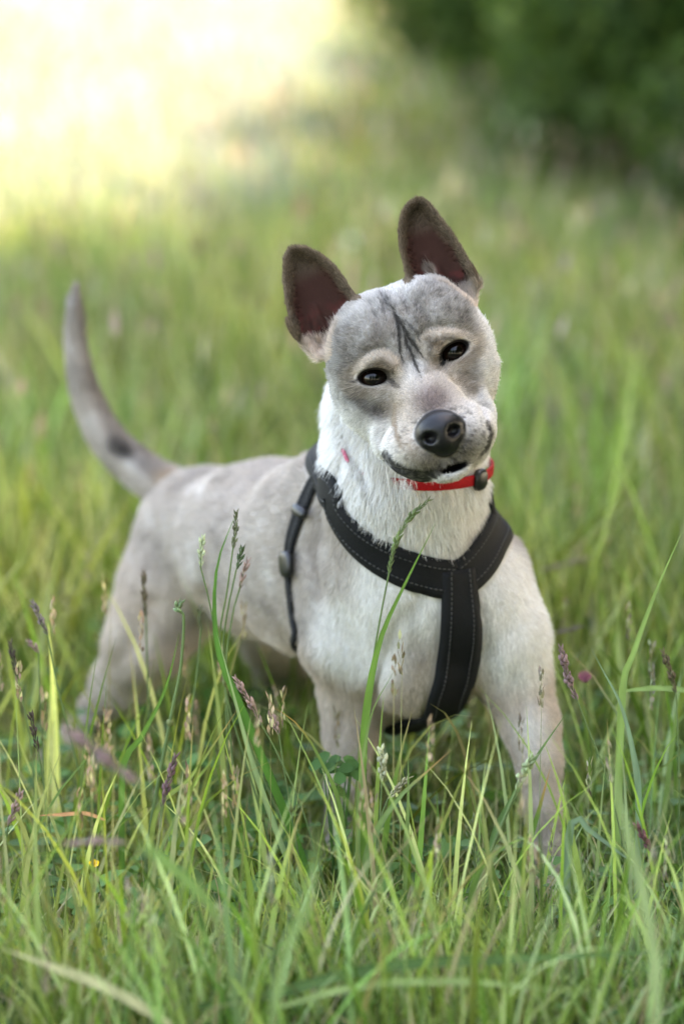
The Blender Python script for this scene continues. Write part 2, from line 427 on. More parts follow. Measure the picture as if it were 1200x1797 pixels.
def vnoise(P, scale, seed=0, octaves=3):
    """smooth value noise in numpy, about -1..1"""
    out = np.zeros(len(P)); amp, tot = 1., 0.
    r = np.random.default_rng(seed+99); T = r.random(4096)*2-1
    for o in range(octaves):
        q = P*scale*(2**o)+seed*3.7; i = np.floor(q).astype(np.int64); f = q-i; f = f*f*(3-2*f); v = 0
        for dx in (0, 1):
            for dy in (0, 1):
                for dz in (0, 1):
                    h = ((i[:, 0]+dx)*73856093 ^ (i[:, 1]+dy)*19349663 ^ (i[:, 2]+dz)*83492791) & 4095
                    w = np.where(dx, f[:, 0], 1-f[:, 0])*np.where(dy, f[:, 1], 1-f[:, 1])*np.where(dz, f[:, 2], 1-f[:, 2])
                    v = v + T[h]*w
        out += v*amp; tot += amp; amp *= .5
    return out/tot*1.6

# --- coat colours
WHITE = np.array([.78, .755, .72]); CREAM = np.array([.62, .51, .405]); GREY = np.array([.25, .22, .19]); BEIGE = np.array([.49, .43, .375])
BLACK = np.array([.0055, .005, .0055]); DARK = np.array([.036, .030, .026]); TAN = np.array([.30, .20, .11])
def sstep(a, b, x):
    t = np.clip((x-a)/(b-a), 0, 1); return t*t*(3-2*t)
def pline(u, v, pts):
    d = np.full(u.shape, 1e9); P = [uv(*p) for p in pts]
    for a, b in zip(P, P[1:]):
        e = b-a; t = np.clip(((u-a[0])*e[0]+(v-a[1])*e[1])/(e @ e), 0, 1)
        d = np.minimum(d, np.hypot(u-a[0]-e[0]*t, v-a[1]-e[1]*t))
    return d
def coat(X):
    """colour, hair length, hair density, wetness at points on the skin"""
    n = len(X); C = np.tile(BEIGE, (n, 1)); L = np.full(n, .0068); D = np.ones(n); WET = np.zeros(n)
    def mixin(c, m, amt=1.0):
        nonlocal C
        m = np.clip(m*amt, 0, 1)[:, None]; C = C*(1-m)+np.asarray(c)*m
    def near(px, py, Y, r0, r1):
        p = W(px, py, Y); return 1-sstep(r0, r1, np.linalg.norm(X-p, axis=1)/RP(1, Y))
    n1 = vnoise(X, 28, 1); n2 = vnoise(X, 90, 2, 2); n3 = vnoise(X, 420, 3, 2)
    mixin(BEIGE*.58, sstep(-.1, .9, n1+.5*n2), .6)
    mixin(WHITE, sstep(.25, 1.1, -n1+.4*n2), .5)
    # paler underside, legs, rump
    zz = X[:, 2]
    mixin(CREAM*1.08, sstep(.235, .17, zz), .55)
    mixin(WHITE*.9, near(395, 1105, .40, 20, 90), .8)
    mixin(WHITE*.85, near(500, 1080, .12, 40, 90), .35)
    # white chest, neck and shoulders
    for a in [(735, 880, .03, 120, 175), (740, 960, .03, 90, 170), (600, 760, .10, 90, 150), (850, 760, .10, 90, 160), (610, 860, .07, 50, 95),
              (690, 1060, .06, 70, 160), (625, 1130, .12, 60, 130), (900, 1030, .11, 60, 120), (912, 1120, .11, 60, 130), (930, 1280, .08, 20, 90), (860, 1000, .05, 40, 110), (850, 860, .08, 70, 110), (735, 860, .0, 190, 260), (590, 720, .10, 90, 160), (870, 700, .10, 90, 160)]:
        mixin(WHITE*1.1, near(*a), .92)
    mixin(BEIGE*1.15, near(590, 1000, .07, 20, 70), .5)
    mixin(BLACK*2, near(430, 1118, .36, 22, 44), .95)  # belly patch at the thigh: dark fur, with shadow painted in
    mixin(WHITE, near(488, 1168, .39, 20, 44), .95)
    for a in [(903, 1216, .075, 4, 8), (921, 1238, .07, 3, 8)]: mixin(DARK, near(*a), .8)
    # tail: dark upper edge, black spot, dark tip
    for a in [(205, 782, .54, 12, 34), (222, 790, .54, 8, 24)]: mixin(DARK*.8, near(*a), .85)
    mixin(TAN*1.1, near(290, 835, .52, 14, 42), .6)
    tl = sstep(RP(330, .55)*0+W(300, 900, .55)[0], W(260, 900, .55)[0], X[:, 0])*sstep(W(0, 870, .55)[2], W(0, 800, .55)[2], zz)
    side = sstep(-.004, .012, (X[:, 0]-np.interp(zz, [W(0, t[1], .55)[2] for t in TAIL[::-1]][::-1], [W(t[0], t[1], .55)[0] for t in TAIL[::-1]][::-1])))
    mixin(DARK*1.8, tl*side, .6)
    mixin(DARK*1.8, sstep(W(0, 640, .57)[2], W(0, 520, .57)[2], zz)*(X[:, 0] < W(200, 0, .57)[0]), .42)
    # --- head
    h = to_head(X); u, v, w = h.T
    hd = sstep(-235, -150, w)*(v > -235)*(np.abs(u) < 200)*(v < 320)*(zz > .30)
    hd = hd*np.where(w > -120, 1, sstep(-150, -60, v))
    mixin(WHITE*1.02, hd)
    G = np.array([uv(*p) for p in [(574, 656), (565, 600), (580, 555), (612, 515), (650, 505), (700, 480), (770, 480), (826, 525), (838, 570), (844, 604), (836, 640), (842, 680), (828, 700), (802, 672), (778, 652), (752, 662), (738, 640), (718, 650), (706, 690), (702, 735), (668, 735), (628, 706), (596, 678)]])
    gd = poly_sdf(u+n2*7, v+n2*7, G)
    mixin(GREY*(1.2+.35*np.exp(-((u+5)**2/70**2+(v-90)**2/40**2)))[:, None], hd*sstep(9, -13, gd)*(w > -200), .78+.22*np.clip(n2*1.5, -1, 1)); mixin(GREY*.6, hd*sstep(4, -16, gd)*sstep(0, .9, vnoise(X, 230, 17, 3)), .55)
    mixin(GREY*.55, hd*np.exp(-((u+114)**2/30**2+(v-8)**2/44**2)), .85)
    mixin(GREY*.5, hd*np.exp(-((u-uv(672, 716)[0])**2/34**2+(v-uv(672, 716)[1])**2/15**2)), .9)
    mixin(GREY*.6, hd*np.exp(-((u-uv(630, 690)[0])**2/34**2+(v-uv(630, 690)[1])**2/12**2)), .7)
    mixin(WHITE*.95, hd*np.exp(-((u-8)**2/55**2+(v-138)**2/26**2)), .75); mixin(WHITE*.9, hd*np.exp(-((u+50)**2/34**2+(v-118)**2/26**2)), .5)
    mixin(CREAM*1.1, hd*np.exp(-(u**2/75**2+(v+100)**2/55**2)), .4)
    mixin(CREAM*.95, hd*np.exp(-((u-12)**2/60**2+(v+50)**2/34**2)), .65)
    for s in (-1, 1):
        e = np.hypot((u-s*74)/52, (v-4)/33)
        mixin(CREAM, hd*np.exp(-((e-.95)/.2)**2), .35)
        mixin(CREAM*.72, hd*sstep(1.0, .68, e), .55)
    for pts, wd in [([(626, 668), (630, 646), (648, 630), (674, 622), (694, 634), (702, 656)], 6), ([(742, 628), (737, 602), (752, 588), (782, 583), (812, 590), (828, 602)], 6)]:
        mixin(np.array([.66, .57, .48]), hd*sstep(wd*1.8, wd*.5, pline(u, v, pts)), .95)
    for c, r, a in [((668, 641), 9, .8), ((682, 648), 8, .7), ((763, 606), 12, .8)]:
        q = uv(*c); mixin(TAN*.8, hd*np.exp(-((u-q[0])**2+(v-q[1])**2)/r**2*(1+n3*.6)), a)
    for pts in ([(634, 656), (650, 642), (672, 640), (692, 654)], [(752, 624), (757, 604), (780, 596), (806, 598)]):
        mixin(GREY*.6, hd*sstep(4.5, 1, pline(u+n3*1.2, v+n3, pts)), .55)  # shade of the upper lid fold, painted as a thin dark line
    for s in (-1, 1):                                # dark rims
        cs, sn = math.cos(math.radians(13)), s*math.sin(math.radians(13)); uu, vv = (u-s*74)*cs+v*sn, -(u-s*74)*sn+v*cs
        e = np.hypot(uu/31.5, (vv-1.4)/16.6)
        mixin(BLACK*1.5, hd*sstep(1.12, .86, e), .97); D *= 1-.95*hd*sstep(1.15, 1.0, e)
        mixin(BLACK*2, hd*sstep(7, 3, pline(u, v, [(697, 680), (686, 668)] if s < 0 else [(775, 640), (781, 628)])), .9); mixin(BLACK*2, hd*sstep(5, 1.5, pline(u, v, [(622, 670), (632, 664)] if s < 0 else [(822, 602), (812, 608)])), .85)
        mixin(DARK*2, hd*np.exp(-((u-s*50)**2/11**2+(v+10)**2/14**2)), .6)
    for pts, wd, a in [([(690, 545), (696, 562), (700, 597), (706, 640)], 3.4, .95), ([(692, 552), (704, 572), (720, 598), (743, 632)], 4.4, .97),
                       ([(708, 592), (716, 612), (726, 632), (738, 666)], 3.6, .95), ([(666, 522), (672, 545), (678, 568)], 2.4, .6), ([(676, 516), (688, 540)], 3.0, .7),
                       ([(700, 525), (712, 545), (718, 556)], 2.2, .5), ([(656, 555), (668, 542)], 2.0, .4), ([(664, 508), (676, 528), (690, 546)], 2.6, .7), ([(706, 562), (728, 584), (738, 604)], 2.6, .55), ([(648, 530), (656, 548)], 2, .4), ([(716, 520), (732, 545), (740, 560)], 2.2, .45)]:
        q0, q1 = uv(*pts[0]), uv(*pts[-1]); ed_ = np.minimum(np.hypot(u-q0[0], v-q0[1])+6, np.hypot(u-q1[0], v-q1[1])); we = wd*np.clip(ed_/20, .25, 1.0)
        mixin(BLACK*1.6, hd*sstep(we*1.5, we*.3, pline(u+n3*1.8, v+n2*1.5, pts)), a*.97); mixin(GREY*.8, hd*np.exp(-(pline(u+n2*3, v, pts)/9)**2), .28*a)
    mixin(np.array([.20, .145, .125]), hd*np.exp(-((u-2)**2/38**2+(v+74)**2/32**2)**1.5)*(w > 0), .95)
    mixin(TAN*.9, hd*sstep(6, 1, pline(u+n2*2, v, [(694, 712), (693, 745), (703, 785)])), .75); mixin(CREAM*.95, hd*np.exp(-((u+42)**2/24**2+(v+70)**2/50**2)), .6)
    mixin(GREY*.9, hd*np.exp(-((u-uv(636, 838)[0])**2/14**2+(v-uv(636, 838)[1])**2/24**2)), .6)
    mixin(GREY*.95, hd*sstep(78, 30, np.hypot(u*.85, (v+164)*1.35))*(v > -200), .9)
    mixin(DARK*.9, hd*sstep(.0, .7, n3)*sstep(85, 45, np.hypot(u*.8, v+150)), .75)
    mixin(CREAM*1.1, hd*np.exp(-((u+52)**2+(v+140)**2)/26**2), .5)
    ml = pline(u+n3*1.6, v+n3*1.2, MOUTH_PX); lw = np.interp(u, [-100, -85, -60, -25, 0, 45, 75, 92], [5, 11, 13.5, 10, 3, 2.5, 7, 6])
    lips = hd*sstep(lw*1.15, lw*.6, ml)*(w > -20)
    mixin(BLACK*1.2, lips, np.interp(u, [-80, -15, 15, 40, 62, 78], [.97, .9, .6, .55, .85, .95])*np.clip(1+n3*.25, .5, 1)); D *= 1-.9*lips
    mi = hd*sstep(1.1, .8, np.hypot((u-8)/27, (v+194)/8.5)); mixin(BLACK*.8, mi); D *= 1-mi
    nz = np.linalg.norm((h-np.array(NOSE))/np.array([44, 37, 37]), axis=1); nz = np.minimum(nz, np.linalg.norm((h-np.array([2, -146, 150]))/np.array([25, 28, 33]), axis=1))
    nm = hd*sstep(1.10, 1.0, nz); mixin(BLACK*1.1, nm); D *= 1-np.clip(nm*1.5, 0, 1); WET = np.maximum(WET, nm)
    L = np.where(hd > .5, .0042, L); L = np.where((hd > .5) & (w > 20), .0026, L)
    L = np.where((hd > .5) & (w < -60) & (v < 40), .0075, L)
    ruff = sstep(.33, .36, zz)*(1-hd); L = L+ruff*.0055*np.clip(n2*.5+.8, 0, 1.4)
    L = L+.0035*near(740, 930, .04, 100, 170)
    L = np.where(zz < .13, .0055, L); L = np.where(X[:, 0] < W(300, 0, .55)[0], np.where(zz > W(0, 880, .55)[2], .0045, L), L)
    # --- ears
    for p in [q for q in PR if q['t'] == 'ear']:
        di = poly_sdf(u, v, p['P']); inside = (di < 7) & (w > -150) & (w < -10) & (v > 45)
        t = ((u-p['a0'][0])*(p['a1'][0]-p['a0'][0])+(v-p['a0'][1])*(p['a1'][1]-p['a0'][1]))/((p['a1']-p['a0'])**2).sum()
        off = w-ear_mid(p, u, v, di)
        m = inside*sstep(-.12, .06, t+n3*.02)*((np.abs(off) < 16) | (di > -16)*(np.abs(off) < 45))
        back = m*(off < 0)
        mixin(np.array([.165, .12, .078]), m); L = np.where(m > .5, .0030, L)
        inner = m*(off > -1.5)*sstep(-8, -20, di+n2*5)*sstep(.95, .62, t)
        mixin(np.array([.036, .012, .0095]), inner, .92); D *= 1-.93*inner
        low = inner*sstep(.5, .1, t)
        mixin(np.array([.10, .024, .020]), low*sstep(-.1, .5, vnoise(X, 130, 8, 2)), .75)
        fl_ = inside*(off > -20)*sstep(.14, .0, t+n2*.05); mixin(CREAM*1.1, fl_, .9); L = np.where(fl_ > .5, .0065, L); D = np.maximum(D, fl_)
        hl_ = np.minimum(pline(u+n2*4, v, [(796, 512), (764, 484), (752, 462)]), pline(u+n2*4, v, [(598, 612), (592, 580), (586, 560)])); hl_ = inside*(off > -6)*sstep(13, 3, hl_); mixin(CREAM*.8, hl_, .45); D = np.maximum(D, .5*hl_); L = np.where(hl_ > .4, .0075, L)
        rim = m*sstep(-7, -2, di); mixin(np.array([.20, .145, .095]), rim, .6)
    C = C*(1+.06*n3[:, None])
    return np.clip(C, .002, .9), L, np.clip(D, 0, 1), WET

def flow_at(X, N):
    F = np.zeros_like(X); Wt = np.zeros(len(X))
    for p in PR:
        if p['op'] != '+': continue
        m = np.all((X > p['lo']-.03) & (X < p['hi']+.03), axis=1)
        if not m.any(): continue
        d = prim(p, X[m]); wt = np.exp(-np.maximum(d+.01, 0)/.008)
        F[m] += wt[:, None]*p['flow']/(np.linalg.norm(p['flow'])+1e-9); Wt[m] += wt
    F = F-(F*N).sum(1, keepdims=True)*N
    return F/(np.linalg.norm(F, axis=1, keepdims=True)+1e-6)

BV, BQ = build_body()
bcol, bl_, bd_, bwet = coat(BV)

dog = empty('dog', (0.05, .25, 0), label='pale grey and white dog with tilted head, wearing a black harness and red collar', category='dog')
dog.matrix_world = Matrix.Translation((0.05, .25, 0))
OFF = np.array([0.05, .25, 0])
m_skin, n, l, b = mat('dog_skin')
a = n.new('ShaderNodeAttribute'); a.attribute_name = 'col'; a2 = n.new('ShaderNodeAttribute'); a2.attribute_name = 'wet'
g = n.new('ShaderNodeNewGeometry'); t = noise(n, 900, 3, vec=g.outputs['Position'], l=l)
l.new(a.outputs['Color'], b.inputs['Base Color'])
mr = n.new('ShaderNodeMapRange'); l.new(a2.outputs['Fac'], mr.inputs[0]); mr.inputs[3].default_value = .85; mr.inputs[4].default_value = .38
l.new(mr.outputs[0], b.inputs['Roughness']); ms = n.new('ShaderNodeMapRange'); l.new(a2.outputs['Fac'], ms.inputs[0]); ms.inputs[3].default_value = .06; ms.inputs[4].default_value = .34; l.new(ms.outputs[0], b.inputs['Specular IOR Level'])
l.new(bump(n, l, t.outputs['Fac'], .5, .0006).outputs[0], b.inputs['Normal'])
body = mesh_np('body', BV-OFF, quads=BQ, material=m_skin, parent=dog, col=bcol*(1-.3*np.clip(bd_, 0, 1)*(bcol.mean(1) > .05))[:, None], vattrs={'wet': bwet})

# --- fur: short strands combed along the body
def fur():
    T = np.concatenate([BQ[:, [0, 1, 2]], BQ[:, [0, 2, 3]]])
    A, B, Cc = BV[T[:, 0]], BV[T[:, 1]], BV[T[:, 2]]
    cr = np.cross(B-A, Cc-A); ar = np.linalg.norm(cr, axis=1)*.5; nn = cr/(2*ar[:, None]+1e-15)
    cen = (A+B+Cc)/3
    hh = to_head(cen)
    dens = np.where((hh[:, 2] > -150) & (cen[:, 2] > .36), 4.2, 1.0)*bd_[T[:, 0]]
    # strands nobody could see from any nearby place (buried feet) stay thin on the ground
    dens *= np.where(cen[:, 2] < .05, .4, 1)
    w = ar*dens; N = FUR_N
    i = RNG.choice(len(T), N, p=w/w.sum())
    r1, r2 = RNG.random(N), RNG.random(N); s = np.sqrt(r1)
    P = A[i]*(1-s)[:, None]+B[i]*(s*(1-r2))[:, None]+Cc[i]*(s*r2)[:, None]
    # smooth normals
    VN = np.zeros_like(BV)
    for k in range(3): np.add.at(VN, T[:, k], cr)
    VN /= np.linalg.norm(VN, axis=1, keepdims=True)+1e-15
    Nn = VN[T[i, 0]]*(1-s)[:, None]+VN[T[i, 1]]*(s*(1-r2))[:, None]+VN[T[i, 2]]*(s*r2)[:, None]
    Nn /= np.linalg.norm(Nn, axis=1, keepdims=True)+1e-12
    C, L, D, _ = coat(P); k = RNG.random(N) < D+.02; P, Nn, C, L = P[k], Nn[k], C[k], L[k]; N = len(P)
    if PARTED:
        k = ~near_any(P, np.concatenate(PARTED), .0045); P, Nn, C, L = P[k], Nn[k], C[k], L[k]; N = len(P)
    Fl = flow_at(P, Nn)
    cl = np.stack([vnoise(P, 60, 11, 2), vnoise(P, 60, 12, 2), vnoise(P, 60, 13, 2)], -1)
    Fl = Fl + cl*.35 + RNG.normal(0, .16, (N, 3)); Fl /= np.linalg.norm(Fl, axis=1, keepdims=True)
    lift = (.28+.16*RNG.random(N))[:, None]
    L = L*(.65+.6*RNG.random(N))
    d0 = Fl*(1-lift)+Nn*lift; d0 /= np.linalg.norm(d0, axis=1, keepdims=True)
    d1 = Fl*(1-lift*.55)+Nn*lift*.45; d1 /= np.linalg.norm(d1, axis=1, keepdims=True)
    pts = np.stack([P-Nn*.0004, P+d0*(L*.5)[:, None], P+d0*(L*.5)[:, None]+d1*(L*.5)[:, None]], 1)-OFF
    hc_ = bpy.data.hair_curves.new('fur'); hc_.add_curves([3]*N)
    pa = hc_.attributes.get('position') or hc_.attributes.new('position', 'FLOAT_VECTOR', 'POINT')
    pa.data.foreach_set('vector', pts.astype(np.float32).ravel())
    rad = np.tile(np.array([.00012, .00011, .00002]), (N, 1))*(1+.6*(L > .009))[:, None]
    ra = hc_.attributes.get('radius') or hc_.attributes.new('radius', 'FLOAT', 'POINT')
    ra.data.foreach_set('value', rad.astype(np.float32).ravel())
    ca = hc_.attributes.new('hcol', 'FLOAT_COLOR', 'CURVE')
    c4 = np.ones((N, 4), np.float32); c4[:, :3] = np.clip(C*(1+(RNG.random(N)-.5)*np.where(C.mean(1) < .3, 1.1, .55))[:, None], 0, .92); ca.data.foreach_set('color', c4.ravel())
    m, n, l, b = mat('dog_fur')
    a = n.new('ShaderNodeAttribute'); a.attribute_name = 'hcol'; l.new(a.outputs['Color'], b.inputs['Base Color'])
    b.inputs['Roughness'].default_value = .62; b.inputs['Specular IOR Level'].default_value = .25
    tr = n.new('ShaderNodeBsdfTranslucent'); l.new(a.outputs['Color'], tr.inputs['Color'])
    mx = n.new('ShaderNodeMixShader'); mx.inputs[0].default_value = .3
    l.new(b.outputs[0], mx.inputs[1]); l.new(tr.outputs[0], mx.inputs[2]); l.new(mx.outputs[0], n['Material Output'].inputs['Surface'])
    hc_.materials.append(m)
    link(bpy.data.objects.new('fur', hc_), dog)
FUR_N = 420000

# --- eyes
m_eye, n, l, b = mat('dog_eye')
tc = n.new('ShaderNodeTexCoord'); sx = n.new('ShaderNodeSeparateXYZ'); l.new(tc.outputs['Object'], sx.inputs[0])
r = ramp(n, l, sx.outputs[2], [(0, (.008, .006, .005)), (.0062, (.010, .005, .003)), (.0084, (.010, .004, .002)), (.0088, (.001, .001, .001)), (1, (.001, .001, .001))])
r.color_ramp.interpolation = 'LINEAR'
l.new(r.outputs[0], b.inputs['Base Color']); b.inputs['Roughness'].default_value = .12; b.inputs['Specular IOR Level'].default_value = .3
def uvsphere(rad, nu=32, nv=18, zs=1.0):
    V = [(0, 0, rad*zs)]
    for j in range(1, nv):
        a_ = math.pi*j/nv
        for i in range(nu): V.append((rad*math.sin(a_)*math.cos(2*math.pi*i/nu), rad*math.sin(a_)*math.sin(2*math.pi*i/nu), rad*math.cos(a_)*zs))
    V.append((0, 0, -rad*zs)); tr_, qd = [], []
    for i in range(nu):
        tr_.append((0, 1+i, 1+(i+1) % nu)); tr_.append((len(V)-1, 1+(nv-2)*nu+(i+1) % nu, 1+(nv-2)*nu+i))
        for j in range(nv-2):
            a0 = 1+j*nu+i; a1 = 1+j*nu+(i+1) % nu; qd.append((a0, a0+nu, a1+nu, a1))
    return np.array(V), np.array(qd), np.array(tr_)
V_, Q_, T_ = uvsphere(25.5*HS)
RH = Matrix((tuple(HU), tuple(HV), tuple(HW))).transposed()
for s in (-1, 1):
    e = mesh_np('eye', V_, quads=Q_, tris=T_, material=m_eye, parent=dog)
    c = H(s*74, -.5, -9)-OFF
    e.matrix_local = Matrix.Translation(Vector(c)) @ RH.to_4x4()

# --- worn gear: bands laid on the coat
def project(X, level):
    X = X.copy()
    for _ in range(12):
        X -= grad(X)*(np.clip(sdf(X)-level, -.01, .01))[:, None]
    return X
def trace(px, py, level=0.0):
    d, t, ok = march(px, py, level)
    return CP+d*t if ok else project((CP+d*t)[None], level)[0]
def resample(P, n_):
    P = np.asarray(P, float)
    # Catmull-Rom then even spacing
    Q = np.vstack([2*P[0]-P[1], P, 2*P[-1]-P[-2]]); out = []
    for i in range(1, len(Q)-2):
        for t in np.linspace(0, 1, 12, endpoint=False):
            out.append(.5*((2*Q[i])+(-Q[i-1]+Q[i+1])*t+(2*Q[i-1]-5*Q[i]+4*Q[i+1]-Q[i+2])*t*t+(-Q[i-1]+3*Q[i]-3*Q[i+1]+Q[i+2])*t**3))
    out.append(P[-1]); out = np.array(out); s = np.r_[0, np.cumsum(np.linalg.norm(np.diff(out, axis=0), axis=1))]
    q = np.linspace(0, s[-1], n_); return np.stack([np.interp(q, s, out[:, i]) for i in range(3)], -1)
PARTED = []
def band(path, width, th, lift, closed=False, n_=60, nw=7, lateral=None):
    """a strap of real thickness following the body; returns verts, quads. width may vary along it"""
    c = path if closed else resample(path, n_); m = len(c)
    c = project(c, lift)
    for _ in range(3):
        if closed: c = (np.roll(c, 1, 0)+c*2+np.roll(c, -1, 0))/4
        else: c[1:-1] = (c[:-2]+c[1:-1]*2+c[2:])/4
    N = grad(c)
    T = (np.roll(c, -1, 0)-np.roll(c, 1, 0)) if closed else np.gradient(c, axis=0)
    T /= np.linalg.norm(T, axis=1, keepdims=True); Bn = np.cross(N, T); Bn /= np.linalg.norm(Bn, axis=1, keepdims=True)
    wd = np.interp(np.linspace(0, 1, m), np.linspace(0, 1, len(np.atleast_1d(width))), np.atleast_1d(width))
    rows = []
    for j in range(nw):
        s = (j/(nw-1)-.5); rows.append(c+Bn*(wd*s)[:, None])
    R = np.stack(rows, 1).reshape(-1, 3)
    bot = project(R, lift*.6).reshape(m, nw, 3)
    # straps bridge hollows: relax across the width
    Nn = grad(bot.reshape(-1, 3)).reshape(m, nw, 3)
    PARTED.append(bot.reshape(-1, 3))
    prof = np.array([.55, 1, .82, .82, .82, 1, .55]) if nw == 7 else np.ones(nw)
    top = bot+Nn*(th*prof)[None, :, None]
    ring = np.concatenate([top, bot[:, ::-1]], 1)      # around the section
    k = ring.shape[1]; V = ring.reshape(-1, 3); Q = []
    for i in range(m if closed else m-1):
        i2 = (i+1) % m
        for j in range(k): Q.append((i*k+j, i*k+(j+1) % k, i2*k+(j+1) % k, i2*k+j))
    T_ = []
    if not closed:
        for j in range(nw-1):
            Q.append((j+1, j, 2*nw-1-j, 2*nw-2-j)); o = (m-1)*k; Q.append((o+j, o+j+1, o+2*nw-2-j, o+2*nw-1-j))
    return V, np.array(Q), top, Nn
def near_any(P, Q, r):
    """which of the points P lie within r of a point of Q (hashed cells)"""
    cell = lambda A: np.floor(A/r).astype(np.int64)
    key = lambda c: (c[:, 0]*73856093) ^ (c[:, 1]*19349663) ^ (c[:, 2]*83492791)
    keys = set()
    cq = cell(Q); allk = [key(cq+np.array([a, b, c])) for a in (-1, 0, 1) for b in (-1, 0, 1) for c in (-1, 0, 1)]
    cand = np.isin(key(cell(P)), np.unique(np.concatenate(allk))); out = np.zeros(len(P), bool); idx = np.nonzero(cand)[0]
    for s0 in range(0, len(idx), 2000):
        ii = idx[s0:s0+2000]; out[ii] = (((P[ii, None]-Q[None])**2).sum(-1).min(1) < r*r)
    return out
def web(name, color, scale, dirx=1):
    m, n, l, b = mat(name)
    g = n.new('ShaderNodeNewGeometry'); t = noise(n, scale, 2, vec=g.outputs['Position'], l=l)
    v = n.new('ShaderNodeTexVoronoi'); v.inputs['Scale'].default_value = scale*1.2; l.new(g.outputs['Position'], v.inputs['Vector'])
    r = ramp(n, l, t.outputs['Fac'], [(.3, tuple(c*.7 for c in color)), (.7, tuple(c*1.35 for c in color))])
    l.new(r.outputs[0], b.inputs['Base Color']); b.inputs['Roughness'].default_value = .75; b.inputs['Specular IOR Level'].default_value = .25
    l.new(bump(n, l, v.outputs['Distance'], .5, .0006).outputs[0], b.inputs['Normal'])
    return m
m_black = web('black_webbing', (.0034, .0036, .0042), 900)
m_stitch = simple('grey_stitching', (.045, .045, .043), .8)
m_red = web('red_nylon', (.33, .002, .006), 900)
m_pink = web('pink_nylon', (.50, .12, .17), 900)
m_plastic = simple('black_plastic', (.006, .006, .0065), .4, 120, .3)

harness = empty('harness'); harness.parent = dog
harness_c = (-OFF[0], -OFF[1], 0); harness.location = harness_c
def strap(pts, width, name='strap', n_=60, th=.0032, lift=.0035, stitch=True, material=None, parent=None, closed=False):
    V, Q, top, Nn = band(pts, width, th, lift, n_=n_, closed=closed)
    o = mesh_np(name, V, quads=Q, material=material or m_black, parent=parent or harness)
    if stitch:
        for j in (1.4, 4.6):
            j0 = int(j); f = j-j0; line = top[:, j0]*(1-f)+top[:, j0+1]*f; nn = Nn[:, 3]
            seg_v, seg_q = [], []
            m = len(line); T = np.gradient(line, axis=0); T /= np.linalg.norm(T, axis=1, keepdims=True); B = np.cross(nn, T)
            L = np.r_[0, np.cumsum(np.linalg.norm(np.diff(line, axis=0), axis=1))]
            q = 0.0
            while q+.003 < L[-1]:
                i0, i1 = [np.array([np.interp(x, L, line[:, k]) for k in range(3)]) for x in (q, q+.0026)]
                k = min(int(np.searchsorted(L, q)), m-1); bb = B[k]*.0004; up = nn[k]*.0007; o0 = len(seg_v)
                seg_v += [i0-bb, i0+bb, i1+bb, i1-bb, i0-bb+up, i0+bb+up, i1+bb+up, i1-bb+up]
                seg_q += [(o0+4, o0+5, o0+6, o0+7), (o0, o0+4, o0+7, o0+3), (o0+1, o0+2, o0+6, o0+5), (o0, o0+1, o0+5, o0+4), (o0+2, o0+3, o0+7, o0+6)]
                q += .0042
            if not seg_q: print('no stitch', pts[0], L[-1], np.isnan(V).any()); continue
            mesh_np('stitching', seg_v, quads=seg_q, material=m_stitch, parent=o, smooth=False)
    return o
tr = lambda *p: trace(*p, .002)
PXM = HS*1.03
withers = W(600, 800, .26)
back_l = project(np.array([W(585, 830, .19)]), .003)[0]
sh = [tr(575, 862), tr(580, 885), tr(596, 915), tr(625, 948), tr(665, 976), tr(712, 998), tr(762, 1014), tr(800, 1018)]
strap([W(640, 790, .30), W(600, 812, .22)] + sh, [.026, .030, .033, .034, .033, .033], th=.0034, n_=70)
shr = [tr(868, 872), tr(872, 905), tr(866, 940), tr(850, 972), tr(830, 998), tr(808, 1016)]
strap([W(760, 800, .30), W(845, 835, .2)] + shr, [.026, .030, .033, .033, .033], th=.0034, n_=60)
ctr = [tr(803, 1000), tr(806, 1040), tr(809, 1085), tr(808, 1130), tr(800, 1180), tr(786, 1225), tr(770, 1262)]
strap(ctr + [W(700, 1290, .22), W(620, 1230, .30)], [.030, .035, .037, .038, .038, .037, .032, .026], th=.0052, n_=80)
# girth strap behind the shoulders and the spine strap that joins it to the neck loop
gc = W(600, 985, .29); ax_ = np.array(W(480, 975, .37)-W(705, 1020, .19)); ax_ /= np.linalg.norm(ax_)
def ring_at(c, axis, nseg=90, start=.19, squash=1.0):
    e1 = np.cross(axis, [0, 0, 1.]); e1 /= np.linalg.norm(e1); e2 = np.cross(axis, e1); out = []
    for i in range(nseg):
        a = 2*math.pi*i/nseg; d = e1*math.cos(a)+e2*math.sin(a); lo_, hi_ = 0.0, start
        tt = np.linspace(.0, start, 120); f = sdf(c+d*tt[:, None]); k = np.argmax(f > .003); k = k if f[k] > .003 else 119
        out.append(c+d*tt[k])
    return np.array(out)
gtop = tr(556, 824); g2 = tr(510, 960); g3 = tr(512, 1010); g4 = tr(530, 1105)
side = [gtop, tr(548, 845), tr(532, 885), tr(515, 930), tr(507, 965), tr(505, 1000), tr(508, 1035), tr(511, 1065), tr(514, 1095), tr(517, 1122)]
strap([W(625, 800, .33)] + side + [W(530, 1180, .27)], [.016, .017, .017, .018, .016, .009, .006, .006, .006], n_=80, th=.0028, lift=.003)
strap([W(640, 790, .30), W(600, 800, .31), W(560, 812, .33)], .024, n_=24)
